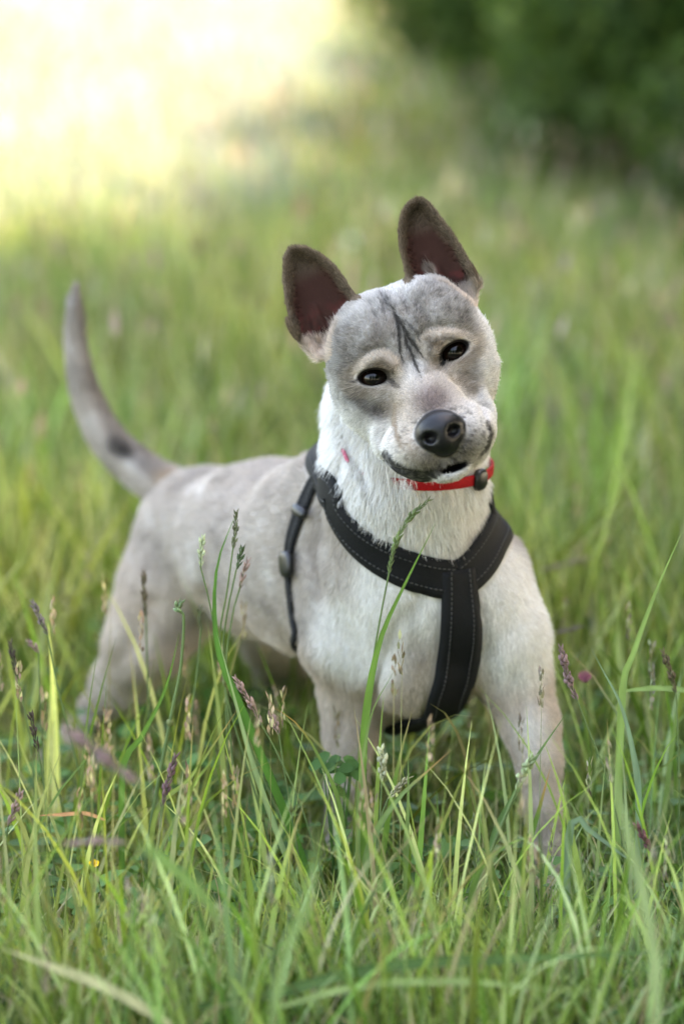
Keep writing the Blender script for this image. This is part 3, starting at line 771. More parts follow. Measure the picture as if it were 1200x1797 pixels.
# slider and buckle on the girth strap
def block(name, c, N, T, size, material, parent, bevel=.25):
    N = N/np.linalg.norm(N); T = T-N*(T@N); T /= np.linalg.norm(T); B = np.cross(N, T); sx_, sy_, sz_ = size
    V = []
    for z, sc in ((0, 1), (.7, 1), (1, 1-bevel)):
        for x, y in ((-1, -1), (1, -1), (1, 1), (-1, 1)):
            for fx, fy in (((1, .6), (.6, 1)) if x*y > 0 else ((.6, 1), (1, .6))):
                V.append(c+B*x*fx*sx_*.5*sc+T*y*fy*sy_*.5*sc+N*z*sz_)
    order = [1, 0, 3, 2, 5, 4, 7, 6]
    V = np.array(V).reshape(3, 8, 3)
    ang = np.arctan2((V[0]-c)@T, (V[0]-c)@B); o_ = np.argsort(ang); V = V[:, o_]
    Q = []
    for k in range(2):
        for j in range(8): Q.append((k*8+j, k*8+(j+1) % 8, k*8+8+(j+1) % 8, k*8+8+j))
    Q += [(16, 17, 18, 19), (16, 19, 20, 23), (20, 21, 22, 23), (0, 3, 2, 1), (0, 7, 4, 3), (7, 6, 5, 4)]
    return mesh_np(name, V.reshape(-1, 3), quads=Q, material=material, parent=parent, smooth=False)
for (p, q) in (((505, 990), (506, 1015)), ((528, 898), (522, 915))):
    c0 = trace(*p, .0055); N0 = grad(c0[None])[0]; T0 = trace(*q, .0055)-c0
    block('buckle' if p[1] > 950 else 'slider', c0, N0, T0, (.020, .022 if p[1] > 950 else .009, .005), m_plastic, harness)

collar = empty('collar'); collar.parent = dog; collar.location = harness_c
cc = W(722, 815, .125); front = W(742, 872, .02)
cax = np.array(np.cross(W(860, 815, .11)-W(602, 800, .12), front-cc)); cax /= np.linalg.norm(cax)
e1 = W(860, 815, .11)-W(602, 800, .12); e1 /= np.linalg.norm(e1); e2 = np.cross(cax, e1)
ringp = []
for i in range(110):
    a = 2*math.pi*i/110; d = e1*math.cos(a)+e2*math.sin(a); tt = np.linspace(.03, .12, 200); f = sdf(cc+d*tt[:, None]); k = np.argmax(f > .002)
    k = k if f[k] > .002 else 120
    ringp.append(cc+d*tt[k])
ringp = np.array(ringp)
for _ in range(6): ringp = (np.roll(ringp, 1, 0)+ringp*2+np.roll(ringp, -1, 0))/4
tg = trace(606, 800, .001); tn = grad(tg[None])[0]
PARTED.append(tg[None]+np.array([[0, 0, q] for q in (-.006, 0, .006)])); block('tag_tab', tg, tn, np.array([-.4, 0, 1.]), (.0032, .014, .002), m_pink, collar)
def ring_band(name, c, width, th, material, parent, out=.003):
    m = len(c); ctr_ = c.mean(0); N = c-ctr_; T = np.roll(c, -1, 0)-np.roll(c, 1, 0); T /= np.linalg.norm(T, axis=1, keepdims=True)
    N -= (N*T).sum(1, keepdims=True)*T; N /= np.linalg.norm(N, axis=1, keepdims=True); B = np.cross(N, T)
    prof = [(-.5, 0), (-.5, .8), (-.42, 1), (.42, 1), (.5, .8), (.5, 0)]; V = []
    o_ = np.broadcast_to(out, m)
    for i in range(m):
        for (s, t_) in prof: V.append(c[i]+N[i]*(o_[i]+th*t_)+B[i]*width*s)
    k = len(prof); Q = [(i*k+j, ((i+1) % m)*k+j, ((i+1) % m)*k+(j+1) % k, i*k+(j+1) % k) for i in range(m) for j in range(k)]
    return mesh_np(name, V, quads=Q, material=material, parent=parent), N, T
def to_px(P):
    d = np.asarray(P)-CP; z = d @ CF; return 600+FPX*(d @ CR)/z, 898.5-FPX*(d @ CU)/z
rx_, ry_ = to_px(ringp)
sunk = (1-sstep(640, 765, rx_))*(ringp[:, 1] < .20)      # here the ruff swallows the collar
PARTED.append(np.concatenate([ringp[(rx_ > 728) | (ringp[:, 1] > .2)]+np.array([0, 0, q]) for q in (.001, .005, .009)]))
cb, cN, cT = ring_band('band', ringp, .0088, .0022, m_red, collar, .0018+.0012*sstep(740, 800, rx_)-.009*sunk)
COLLAR = (ringp, cN, cT)
dist = np.hypot(rx_-829, (ry_-833)*.4)+(ringp[:, 1] > .14)*999; kk = int(np.argmin(dist))
block('clip', ringp[kk]+cN[kk]*.004, cN[kk], cT[kk], (.017, .014, .006), m_plastic, collar)

# ------------------------------------------------------------------ fur goes on last, parted where the straps lie
fur()

# ================================================================== THE MEADOW
def ground():
    xs = np.concatenate([np.linspace(-300, -8, 12), np.linspace(-6, 6, 61), np.linspace(8, 300, 12)])
    ys = np.concatenate([np.linspace(-60, -8, 6), np.linspace(-6, 26, 129), np.linspace(30, 500, 14)])
    X, Y = np.meshgrid(xs, ys, indexing='ij'); Z = gz(X.ravel(), Y.ravel()).reshape(X.shape)
    V = np.stack([X, Y, Z], -1).reshape(-1, 3); nx, ny = X.shape
    i, j = np.meshgrid(np.arange(nx-1), np.arange(ny-1), indexing='ij'); a = (i*ny+j).ravel()
    Q = np.stack([a, a+ny, a+ny+1, a+1], -1)
    m, n, l, b = mat('soil_and_thatch'); g = n.new('ShaderNodeNewGeometry')
    t = noise(n, 9, 6, vec=g.outputs['Position'], l=l); t2 = noise(n, 70, 4, vec=g.outputs['Position'], l=l)
    mxx = n.new('ShaderNodeMath'); mxx.operation = 'MULTIPLY_ADD'; l.new(t2.outputs['Fac'], mxx.inputs[0]); mxx.inputs[1].default_value = .5
    hf = n.new('ShaderNodeMath'); hf.operation = 'MULTIPLY'; hf.inputs[1].default_value = .5; l.new(t.outputs['Fac'], hf.inputs[0]); l.new(hf.outputs[0], mxx.inputs[2])
    r = ramp(n, l, mxx.outputs[0], [(.3, (.012, .016, .007)), (.5, (.028, .040, .014)), (.62, (.05, .07, .024)), (.75, (.10, .085, .045))])
    l.new(r.outputs[0], b.inputs['Base Color']); b.inputs['Roughness'].default_value = .95
    l.new(bump(n, l, t2.outputs['Fac'], .8, .01).outputs[0], b.inputs['Normal'])
    mesh_np('ground', V, quads=Q, material=m, kind='structure')
def gz(x, y):
    """height of the ground: level under the dog, gently uneven beyond, rising a little far off"""
    f = sstep(1.2, 4, np.hypot(x, y))
    return f*(.035*np.sin(x*1.3+y*.7)+.03*np.sin(y*1.1-x*.5+1))
ground()

m_grass = leafy('grass_blades', transl=.26); m_far = leafy('field_grass', rough=.6, transl=.25, tint=(.95, 1.04, .92))
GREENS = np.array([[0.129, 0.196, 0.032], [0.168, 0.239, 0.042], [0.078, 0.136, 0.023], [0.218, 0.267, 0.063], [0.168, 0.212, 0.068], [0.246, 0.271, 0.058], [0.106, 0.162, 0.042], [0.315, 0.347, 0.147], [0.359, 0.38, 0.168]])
STRAW = np.array([[.36, .30, .17], [.28, .22, .12], [.42, .38, .24]]); RUST = np.array([[.30, .12, .04]])
HEADS = np.array([[.30, .22, .17], [.26, .17, .16], [.38, .34, .22], [.22, .15, .10]])
SUNLIT_HAY = np.array([[.19, .24, .23], [.23, .27, .275], [.14, .19, .16], [.25, .28, .29], [.11, .16, .115]])  # dry field tones, paled for the sunlit side of the tree shadow
def blades(x, y, h, w, K=6, lean=.35, curl=.6, straw=.05, pal=GREENS, bright=1.0, rng=RNG, z0=None, dirs=None, patch=4.0):
    n = len(x); az = rng.uniform(0, 2*math.pi, n) if dirs is None else dirs; ln = np.abs(rng.normal(lean, lean*.5, n)); cu = np.abs(rng.normal(curl, curl*.6, n))
    t = np.linspace(0, 1, K)[None, :]
    ang = (ln[:, None]*.6+cu[:, None]*t**1.5*1.3); ang = np.minimum(ang, 2.2); seg = h[:, None]/(K-1)
    dx = np.concatenate([np.zeros((n, 1)), np.cumsum(np.sin(ang[:, :-1])*seg, 1)], 1); dz = np.concatenate([np.zeros((n, 1)), np.cumsum(np.cos(ang[:, :-1])*seg, 1)], 1)
    wob = rng.normal(0, .05, (n, 1))*t**2*h[:, None]
    cx, cy = np.cos(az)[:, None], np.sin(az)[:, None]
    Px = x[:, None]+dx*cx-wob*cy; Py = y[:, None]+dx*cy+wob*cx; Pz = (gz(x, y) if z0 is None else z0)[:, None]-.01+dz
    tw = az+math.pi/2+rng.normal(0, .7, n); tx, ty = np.cos(tw)[:, None], np.sin(tw)[:, None]
    prof = np.minimum(1, .55+t*2.2)*np.clip((1-t)*2.6, .04, 1)
    hw = w[:, None]*.5*prof
    A = np.stack([Px-tx*hw, Py-ty*hw, Pz], -1); B = np.stack([Px+tx*hw, Py+ty*hw, Pz], -1)
    V = np.stack([A, B], 2)                                     # n,K,2,3
    pt = vnoise(np.stack([x, y, x*0], -1), patch, 5, 3)[:, None]
    c = pal[rng.integers(0, len(pal), n)]
    if pal is GREENS: k_ = (y > 4.0) & (x < -.1) & (rng.random(n) < .6); c[k_] = SUNLIT_HAY[rng.integers(0, 5, k_.sum())]  # sunlight put into the colour: paler blades beyond the shadow edge
    if pal is SUNLIT_HAY: k_ = x+rng.normal(0, .12, n) > -.15+.02*(y-5); c[k_] = GREENS[rng.integers(0, 7, k_.sum())]*.9  # shade put into the colour: darker greens on the shadowed side
    c = c*rng.uniform(.45, 1.5, (n, 1))*bright*(1+.35*pt)*(1+np.array([.25, .05, -.1])*vnoise(np.stack([x, y, x*0+4], -1), patch*.8, 9, 2)[:, None])
    s = rng.random(n) < straw; c[s] = STRAW[rng.integers(0, 3, s.sum())]*rng.uniform(.7, 1.1, (s.sum(), 1))
    Cc = np.repeat(c[:, None, :], K, 1)
    tip = (rng.random(n) < .16)[:, None, None]*sstep(.72, 1.0, t)[:, :, None]; Cc = Cc*(1-tip)+np.array([.34, .24, .12])*tip
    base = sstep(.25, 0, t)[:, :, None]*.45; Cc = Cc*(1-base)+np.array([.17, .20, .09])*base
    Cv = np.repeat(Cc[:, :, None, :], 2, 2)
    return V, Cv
def blade_mesh(name, parts, material, parent=None, **props):
    VS, CS, QS, o = [], [], [], 0
    for V, C in parts:
        n, K = V.shape[:2]
        b = o+(np.arange(n)[:, None]*K+np.arange(K-1)[None, :])*2
        QS.append(np.stack([b, b+1, b+3, b+2], -1).reshape(-1, 4)); VS.append(V.reshape(-1, 3)); CS.append(C.reshape(-1, 3)); o += n*K*2
    return mesh_np(name, np.concatenate(VS), quads=np.concatenate(QS), material=material, parent=parent, col=np.concatenate(CS), **props)
def clear_of_dog(V, C, tall=True):
    n, K = V.shape[:2]; P = V.mean(2).reshape(-1, 3); m = np.all((P > DLO) & (P < DHI), axis=1); ok = np.ones(len(P), bool)
    idx = np.nonzero(m)[0]
    for s0 in range(0, len(idx), 15000):
        ii = idx[s0:s0+15000]; ok[ii] = sdf_far(P[ii]) > .002
    ok = ok.reshape(n, K).all(1)
    return V[ok], C[ok]
def sdf_far(X):
    f = np.full(len(X), .1)
    for p in PR:
        if p['op'] != '+': continue
        m = np.all((X > p['lo']-.02) & (X < p['hi']+.02), axis=-1)
        if m.any(): f[m] = comb(f[m], prim(p, X[m]), p)
    return f
DLO, DHI = BV.min(0)-.01, BV.max(0)+.01
def scatter(n, y0, y1, side0, spread, clump=0, sigma=.03):
    """points over the strip of meadow from y0 to y1, wider further off"""
    d0, d1 = y0+CAM_D, y1+CAM_D
    if clump: m = max(n//clump, 1)
    else: m = n
    w0, w1 = side0+spread*d0, side0+spread*d1
    t = RNG.random(m*3); y = y0+(y1-y0)*t; w = side0+spread*(y+CAM_D); k = RNG.random(len(w)) < w/max(w0, w1); y, w = y[k][:m], w[k][:m]
    x = RNG.uniform(-1, 1, len(y))*w
    if clump:
        x = np.repeat(x, clump)+RNG.normal(0, sigma, len(y)*clump); y = np.repeat(y, clump)+RNG.normal(0, sigma, len(y)*clump)
    return x, y
def dens_grass():
    parts = []
    # thick short sward round the dog
    x, y = scatter(84000, -.40, 1.3, .30, .17, 7, .016); n = len(x); sh_ = .54-.12*((x < -.08) & (y > -.15))+.52*np.clip(np.maximum(-.12-y, y-.48)/.25+.1*(x > -.1), 0, 1)
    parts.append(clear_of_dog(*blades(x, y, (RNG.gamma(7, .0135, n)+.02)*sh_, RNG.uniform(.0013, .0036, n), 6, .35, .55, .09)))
    # longer blades standing out of it
    x, y = scatter(4600, -.42, 1.3, .30, .17, 4, .02); k = (y < -.2) | (y > .5) | (RNG.random(len(x)) < .4); x, y = x[k], y[k]; n = len(x)
    parts.append(clear_of_dog(*blades(x, y, RNG.uniform(.14, .27, n), RNG.uniform(.0024, .0050, n), 8, .28, .55, .04, bright=1.1)))
    # fine thatch lying low
    x, y = scatter(12000, -.6, 1.0, .30, .17); n = len(x)
    parts.append(clear_of_dog(*blades(x, y, RNG.uniform(.05, .14, n), RNG.uniform(.0010, .0022, n), 5, 1.1, .7, .45)))
    x, y = scatter(900, .45, 1.9, .30, .17); k = (x > .1) | (RNG.random(len(x)) < .12); x, y = x[k], y[k]; n = len(x)
    parts.append(clear_of_dog(*blades(x, y, RNG.uniform(.2, .36, n), RNG.uniform(.0035, .0075, n), 9, .25, .5, .1, np.array([[.18, .24, .06], [.14, .21, .05], [.22, .26, .12]]))))
    x, y = scatter(300, -.45, 1.2, .28, .16); n = len(x); h = RNG.uniform(.13, .27, n); a = RNG.uniform(0, 6.28, n); ln = np.abs(RNG.normal(0, .22, n))
    parts.append(clear_of_dog(*blades(x, y, h, np.full(n, .0014), 6, 0, 0, 0, np.array([[.2, .26, .1], [.26, .24, .13]]), dirs=a)))
    for q in range(15):
        f = h*(1-.0)-.004*q*.55*RNG.uniform(.8, 1.2); o_ = .0016*(1 if q % 2 else -1)*RNG.uniform(.3, 1.1, n)
        parts.append(clear_of_dog(*blades(x+o_, y+RNG.normal(0, .0008, n), RNG.uniform(.005, .009, n), RNG.uniform(.0016, .003, n), 3, .35, .1, 0, HEADS, z0=f)))
    blade_mesh('meadow_grass', parts, m_grass, kind='stuff', label='long green meadow grass round and in front of the dog', category='grass')
    parts = []
    x, y = scatter(34000, 1.3, 5.2, .45, .19, 8, .035); n = len(x)
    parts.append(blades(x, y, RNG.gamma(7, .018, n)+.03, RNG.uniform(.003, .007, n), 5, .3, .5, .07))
    x, y = scatter(5000, 1.5, 5.2, .45, .19); n = len(x)
    parts.append(blades(x, y, RNG.uniform(.16, .30, n), RNG.uniform(.003, .006, n), 6, .3, .35, .22))
    x, y = scatter(1500, 1.2, 5.2, .45, .19); n = len(x)
    parts.append(blades(x, y, RNG.uniform(.02, .05, n), RNG.uniform(.006, .011, n), 4, .3, .2, 0, HEADS, z0=RNG.uniform(.14, .32, n)))
    x, y = scatter(5000, 5.2, 16, .6, .2); n = len(x)
    parts.append(blades(x, y, RNG.uniform(.03, .07, n), RNG.uniform(.01, .02, n), 4, .3, .2, 0, HEADS, z0=RNG.uniform(.14, .32, n)))
    x, y = scatter(70000, 5.2, 14, .6, .2, 8, .06); n = len(x)
    parts.append(blades(x, y, RNG.gamma(7, .018, n)+.03, RNG.uniform(.006, .014, n), 4, .3, .5, .16, SUNLIT_HAY, patch=.9))
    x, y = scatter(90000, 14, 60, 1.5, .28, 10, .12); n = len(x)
    parts.append(blades(x, y, RNG.gamma(7, .022, n)+.04, RNG.uniform(.02, .05, n), 3, .3, .4, .25, SUNLIT_HAY, bright=1.1, patch=.35))
    blade_mesh('field_grass', parts, m_far, kind='stuff', label='soft blurred tall grass of the field behind the dog', category='grass')
dens_grass()

# --- low leaves between the blades
def ground_cover():
    x, y = scatter(5200, -.5, .9, .25, .16, 6, .03); n = len(x)
    Vs, Cs = [], []
    z = RNG.uniform(.012, .075, n); az = RNG.uniform(0, 2*math.pi, n); tl = RNG.normal(0, .45, n); s = RNG.uniform(.006, .014, n)
    pr = [(0, 0), (.45, .42), (.8, .46), (1, .0), (.8, -.46), (.45, -.42)]
    base = np.array([(a, b, .12*abs(b)-.1*a*a) for a, b in pr])
    ca, sa = np.cos(az), np.sin(az); ct, st = np.cos(tl), np.sin(tl)
    B = base[None]*s[:, None, None]*2
    X = B[..., 0]*ct[:, None]-B[..., 2]*st[:, None]; Z = B[..., 0]*st[:, None]+B[..., 2]*ct[:, None]; Y = B[..., 1]
    V = np.stack([x[:, None]+X*ca[:, None]-Y*sa[:, None], y[:, None]+X*sa[:, None]+Y*ca[:, None], z[:, None]+Z], -1)
    f = sdf_far(V.mean(1)) > .01; V = V[f]; n = len(V)
    c = np.array([.06, .13, .035])*RNG.uniform(.7, 1.5, (n, 1)); o = np.arange(n)[:, None]*6
    Q = np.concatenate([o+np.array([[0, 1, 2, 3]]), o+np.array([[0, 3, 4, 5]])])
    mesh_np('ground_cover', V.reshape(-1, 3), quads=Q, material=m_grass, col=np.repeat(c, 6, 0), kind='stuff', label='small round clover leaves low among the grass', category='ground cover')
ground_cover()

# ------------------------------------------------------------------ single stalks, blades and flowers
m_stem = leafy('grass_stem', transl=.2)
def tube(P, r, ns=6, col=(.1, .16, .05)):
    P = np.asarray(P, float); m = len(P); r = np.broadcast_to(r, m); T = np.gradient(P, axis=0); T /= np.linalg.norm(T, axis=1, keepdims=True)
    up = np.tile(np.array([.31, .9, .3]), (m, 1)); A = np.cross(T, up); A /= np.linalg.norm(A, axis=1, keepdims=True); B = np.cross(T, A)
    a = np.arange(ns)*2*math.pi/ns
    V = P[:, None]+(A[:, None]*np.cos(a)[None, :, None]+B[:, None]*np.sin(a)[None, :, None])*r[:, None, None]
    i, j = np.meshgrid(np.arange(m-1), np.arange(ns), indexing='ij'); i, j = i.ravel(), j.ravel(); k = (j+1) % ns
    return V.reshape(-1, 3), np.stack([i*ns+j, i*ns+k, (i+1)*ns+k, (i+1)*ns+j], -1), np.tile(col, (m*ns, 1))
class MB:
    def __init__(s): s.V, s.Q, s.C, s.n = [], [], [], 0
    def add(s, V, Q, C):
        s.V.append(V); s.Q.append(np.asarray(Q)+s.n); s.C.append(C); s.n += len(V)
    def build(s, name, material, parent, origin):
        return mesh_np(name, np.concatenate(s.V)-origin, quads=np.concatenate(s.Q), col=np.concatenate(s.C), material=material, parent=parent)
OCT = np.array([(0, 0, 0), (.5, 1, 0), (.5, 0, 1), (.5, -1, 0), (.5, 0, -1), (1, 0, 0)], float)
def spikelet(mb, p, d, ln, wd, col):
    """a small pointed husk"""
    d = d/np.linalg.norm(d); a = np.cross(d, [.2, .9, .35]); a /= np.linalg.norm(a); b = np.cross(d, a)
    rows = [(0, .25), (.3, 1), (.65, .8), (1, .06)]; V = []
    for t, r in rows:
        for k in range(5): V.append(p+d*ln*t+(a*math.cos(k*1.2566)+b*math.sin(k*1.2566))*wd*r*.5)
    Q = [(i*5+k, i*5+(k+1) % 5, i*5+5+(k+1) % 5, i*5+5+k) for i in range(3) for k in range(5)]
    mb.add(np.array(V), Q, np.tile(np.array(col)*random.uniform(.7, 1.35), (20, 1)))
def ribbon(mb, P, w, col, tipcol=None, fold=.25, K=24, face=None):
    """one leaf blade with a folded midrib and a real underside"""
    P = resample(P, K); T = np.gradient(P, axis=0); T /= np.linalg.norm(T, axis=1, keepdims=True)
    ref = np.array([.12, -1, .35]) if face is None else np.asarray(face, float)
    B = np.cross(T, ref); B /= np.linalg.norm(B, axis=1, keepdims=True); N = np.cross(B, T); t = np.linspace(0, 1, K)
    hw = w*.5*np.minimum(1, .5+2.5*t)*np.clip((1-t)*2.4, .03, 1)
    L, R, M = P-B*hw[:, None]+N*(hw*fold)[:, None], P+B*hw[:, None]+N*(hw*fold)[:, None], P
    V = np.stack([L, M, R], 1).reshape(-1, 3); Q = []
    for i in range(K-1): Q += [(i*3, i*3+1, i*3+4, i*3+3), (i*3+1, i*3+2, i*3+5, i*3+4)]
    C = np.tile(np.array(col), (K*3, 1))*(1+.12*np.sin(np.arange(K*3)*1.7))[:, None]
    C[1::3] *= 1.18
    if tipcol is not None:
        f = sstep(.78, .95, np.repeat(t, 3))[:, None]; C = C*(1-f)+np.array(tipcol)*f
    mb.add(V, np.array(Q), C)
def foot(px, Y):
    """the photograph row where the ground is at depth Y"""
    a = math.atan(CAM_H/(Y+CAM_D))-PITCH
    return 898.5+FPX*math.tan(a)*1.0
PURPLE, PALE, BROWN, GREENH, PINK = (.20, .12, .13), (.34, .38, .24), (.16, .12, .08), (.13, .19, .09), (.36, .24, .22)
STALKS = 'flowering grass stalks standing in the meadow'
def stalk(label, head, path, Y, hcol, kind='tight', width=10, scol=(.13, .19, .075), r=.0009, leaf=None, Y2=None, knots=True):
    """head and path: photograph positions, head from its tip to its base, then the stem down; Y2 the depth of the foot"""
    Y2 = Y if Y2 is None else Y2
    pts = list(head)+list(path); fx = pts[-1][0]; fy = foot(0, Y2)
    if pts[-1][1] < fy-6:
        q, p_ = np.array(pts[-1], float), np.array(pts[-2], float); d = (q-p_)/np.linalg.norm(q-p_); s_ = (fy-q[1])
        pts += [(fx+np.clip(d[0]/max(d[1], .35), -.4, .4)*s_*.5, fy-s_*.45), (fx+np.clip(d[0]/max(d[1], .35), -.4, .4)*s_*.7, fy)]
    n = len(pts); P = np.array([W(p[0], p[1], Y+(Y2-Y)*i/(n-1)) for i, p in enumerate(pts)])
    P[-1][2] = gz(P[-1][0:1], P[-1][1:2])[0]-.004
    root = P[-1].copy(); o = empty('grass_stalk', tuple(root), label=label, category='grass stalk', group=STALKS)
    H0 = resample(P[:len(head)], 30); ST = resample(P[len(head)-1:], 40)
    mb = MB(); mb.add(*tube(ST[::-1], np.linspace(r*1.35, r*.75, 40), 6, scol)); mb.add(*tube(H0[::-1], np.linspace(r*.7, r*.3, 30), 5, scol))
    if knots:
        for f in (.35, .7):
            c = ST[int(f*39)]; d = ST[int(f*39)-1]-c; d /= np.linalg.norm(d); mb.add(*tube([c-d*.003, c-d*.0015, c+d*.0015, c+d*.003], [r*.8, r*1.9, r*1.9, r*.8], 6, np.array(scol)*.8+np.array([.05, .03, .01])))
    mb.build('stem', m_stem, o, root)
    mb = MB(); L = np.linalg.norm(np.diff(H0, axis=0), axis=1).sum(); px = HS
    T = np.gradient(H0, axis=0); T /= np.linalg.norm(T, axis=1, keepdims=True)
    cnt = int(np.clip(L/.0011, 14, 90)) if kind != 'loose' else int(np.clip(L/.0016, 14, 60))
    for i in range(cnt):
        f = (i+.5)/cnt; j = f*29; c = np.array([np.interp(j, np.arange(30), H0[:, k]) for k in range(3)]); t = -T[int(j)]*-1
        tipd = -T[int(j)]; a = i*2.4; e = np.array([math.cos(a), math.sin(a), .1]); e -= e@tipd*tipd; e /= np.linalg.norm(e)
        env = math.sin(math.pi*min(1, (f+.10)/1.12))**.5*(.75+.4*math.sin(f*17+len(label)))
        if kind == 'loose':
            br = width*px*random.uniform(.2, 1)*env; p0 = c+e*br*.8+tipd*br*.6
            mb.add(*tube([c, (c+p0)/2+tipd*.0004, p0], [r*.3]*3, 3, scol)); spikelet(mb, p0, tipd+e*.3, .0045, .0017, hcol)
        else:
            spikelet(mb, c+e*width*px*.18*env, tipd+e*.35, random.uniform(.0045, .0065), width*px*.42*max(env, .4), hcol)
    mb.build('seed_head', m_stem, o, root)
    if leaf:
        mb = MB(); lp = [W(p[0], p[1], Y+.01) for p in leaf[0]]; ribbon(mb, np.array(lp), leaf[1]*HS, leaf[2]); mb.build('leaf', m_grass, o, root)
    return o
def blade(label, path, Y, w, col, Y2=None, tip=None, flat=False):
    """one conspicuous blade, from its foot to its tip"""
    Y2 = Y if Y2 is None else Y2; n = len(path)
    P = [W(p[0], p[1], Y+(Y2-Y)*i/(n-1)) for i, p in enumerate(path)]
    if not flat and P[0][2] > .01:
        d = P[0]-P[1]; P = [np.array([P[0][0]+d[0]*.15, P[0][1]+.005, gz(P[0][0:1], P[0][1:2])[0]-.004])]+P
    root = P[0].copy(); mb = MB(); ribbon(mb, np.array(P), w*HS, col, tip)
    V = np.concatenate(mb.V)-root
    o = mesh_np('wild_grass', V, quads=np.concatenate(mb.Q), col=np.concatenate(mb.C), material=m_grass, label=label, category='grass', kind='thing', group='long grass blades round the dog')
    o.location = root; return o
GR, LG, BG, YG = (.085, .165, .035), (.16, .23, .085), (.15, .22, .15), (.20, .24, .07)
stalk('narrow green seed head rising in front of the white chest and crossing the left strap', [(752, 878), (722, 905), (700, 940), (688, 975), (682, 1008)], [(668, 1080), (655, 1160), (642, 1300), (632, 1450), (626, 1600)], -.05, (.15, .20, .08), width=13)
blade('broad green blade leaning across the chest and the black strap', [(640, 1560), (636, 1350), (645, 1230), (668, 1120), (708, 1030), (763, 920)], -.055, 14, (.11, .20, .045))
blade('slim pale blade beside the broad one under the chest', [(628, 1580), (630, 1400), (650, 1260), (690, 1180)], -.06, 9, LG)
blade('tall dark green curved blade in front of the flank', [(590, 1690), (520, 1480), (430, 1260), (385, 1150), (376, 1060), (384, 980), (414, 902)], -.03, 15, (.055, .14, .025), Y2=.05)
stalk('greenish grey seed head just behind the tall curved blade', [(414, 900), (413, 935), (408, 968)], [(398, 1040), (386, 1120), (400, 1230), (450, 1400)], .02, (.16, .17, .10), width=12)
stalk('short dark seed head between the curved blade and the pink one', [(425, 962), (420, 985), (414, 1002)], [(398, 1080), (392, 1150), (405, 1300)], .03, (.07, .11, .05), width=13)
stalk('small pinkish seed head nearest the girth strap', [(434, 985), (426, 1010), (420, 1035)], [(408, 1080), (396, 1180), (400, 1330)], .05, PINK, width=13)
stalk('pale cream seed head in front of the belly', [(356, 943), (353, 968), (352, 996)], [(366, 1050), (378, 1110), (400, 1200), (455, 1350), (520, 1500)], .02, (.46, .50, .34), width=15)
stalk('blurred brown upright seed head against the thigh', [(252, 1006), (253, 1045), (256, 1086)], [(258, 1160), (262, 1260)], .16, BROWN, width=13)
stalk('bent green stem with a nodding knob before the thigh', [(316, 1058), (312, 1068), (322, 1078)], [(322, 1110), (316, 1180), (300, 1260)], .02, (.20, .28, .14), width=18, r=.0016)
stalk('little dark bud head left of the pale cream one', [(352, 1066), (350, 1085), (352, 1106)], [(346, 1180), (330, 1290)], .10, (.12, .12, .07), width=10)
stalk('grey purple seed head at the left edge beside the hock', [(57, 1058), (70, 1085), (84, 1116)], [(100, 1200), (130, 1320)], .06, (.22, .18, .17), width=16)
stalk('dark thin seed head at the far left edge', [(18, 1130), (24, 1160), (32, 1195)], [(50, 1280), (60, 1380)], .08, (.09, .07, .06), width=14)
stalk('dark seed head low at the left beside the hind paw', [(54, 1254), (60, 1288), (68, 1322)], [(80, 1400), (90, 1480)], -.02, (.08, .06, .05), width=13)
stalk('small pink bud head above the dark low one at the left', [(52, 1128), (62, 1138), (68, 1148)], [(70, 1220), (76, 1330)], .10, PINK, width=13)
stalk('large soft purple seed head close to the camera, leaning over the hind paw', [(118, 1284), (160, 1312), (200, 1345), (245, 1376)], [(300, 1440), (350, 1540), (380, 1640)], -.50, (.27, .19, .19), width=26, r=.0012)
stalk('upright purple seed head in the grass below the belly', [(308, 1328), (298, 1362), (290, 1392), (284, 1420)], [(276, 1500), (270, 1570)], -.10, PURPLE, width=17)
stalk('pinkish seed head lying along the long pale stem', [(413, 1192), (432, 1222), (452, 1256), (460, 1274)], [(490, 1330), (530, 1420), (560, 1520)], -.04, PINK, width=16)
stalk('single pink bud left of the foreleg', [(478, 1258), (484, 1275), (490, 1292)], [(500, 1360), (515, 1450)], -.02, PINK, width=17)
stalk('creamy knobbly seed head between the forelegs', [(668, 1316), (672, 1340), (670, 1374)], [(666, 1450), (660, 1560)], -.10, (.46, .46, .32), width=22)
stalk('pale slanting seed head right of the creamy knobbly one', [(716, 1366), (698, 1384), (680, 1404)], [(665, 1450), (655, 1540)], -.08, (.36, .33, .22), width=14)
stalk('pale green closed seed head in front of the right paw', [(934, 1330), (920, 1354), (906, 1388)], [(880, 1450), (848, 1530), (815, 1620)], -.12, (.30, .36, .20), width=24, r=.0015)
stalk('loose brown green panicle standing between the paws', [(823, 1442), (830, 1480), (834, 1530)], [(836, 1580), (832, 1640)], -.12, (.17, .20, .11), 'loose', width=26)
stalk('purple seed head right of the elbow', [(985, 1138), (992, 1170), (1000, 1200), (1014, 1232)], [(1040, 1300), (1060, 1350), (1082, 1430), (1100, 1520)], -.04, (.26, .17, .17), width=21)
stalk('brown seed head near the right edge', [(1163, 1145), (1176, 1180), (1186, 1220)], [(1190, 1300), (1192, 1420), (1186, 1520)], .02, (.14, .11, .07), width=17)
stalk('small dark purple seed head low at the right', [(1118, 1450), (1132, 1474), (1142, 1496)], [(1156, 1540), (1160, 1610)], -.14, (.20, .09, .10), width=17)
stalk('blurred grey stalk pointing sideways behind the elbow', [(1020, 1100), (995, 1107), (968, 1112)], [(935, 1150), (925, 1260)], .34, (.22, .18, .15), width=14)
stalk('thin greenish panicle at the lower right', [(1046, 1532), (1052, 1560), (1052, 1592)], [(1056, 1640)], -.18, (.26, .28, .16), 'loose', width=16)
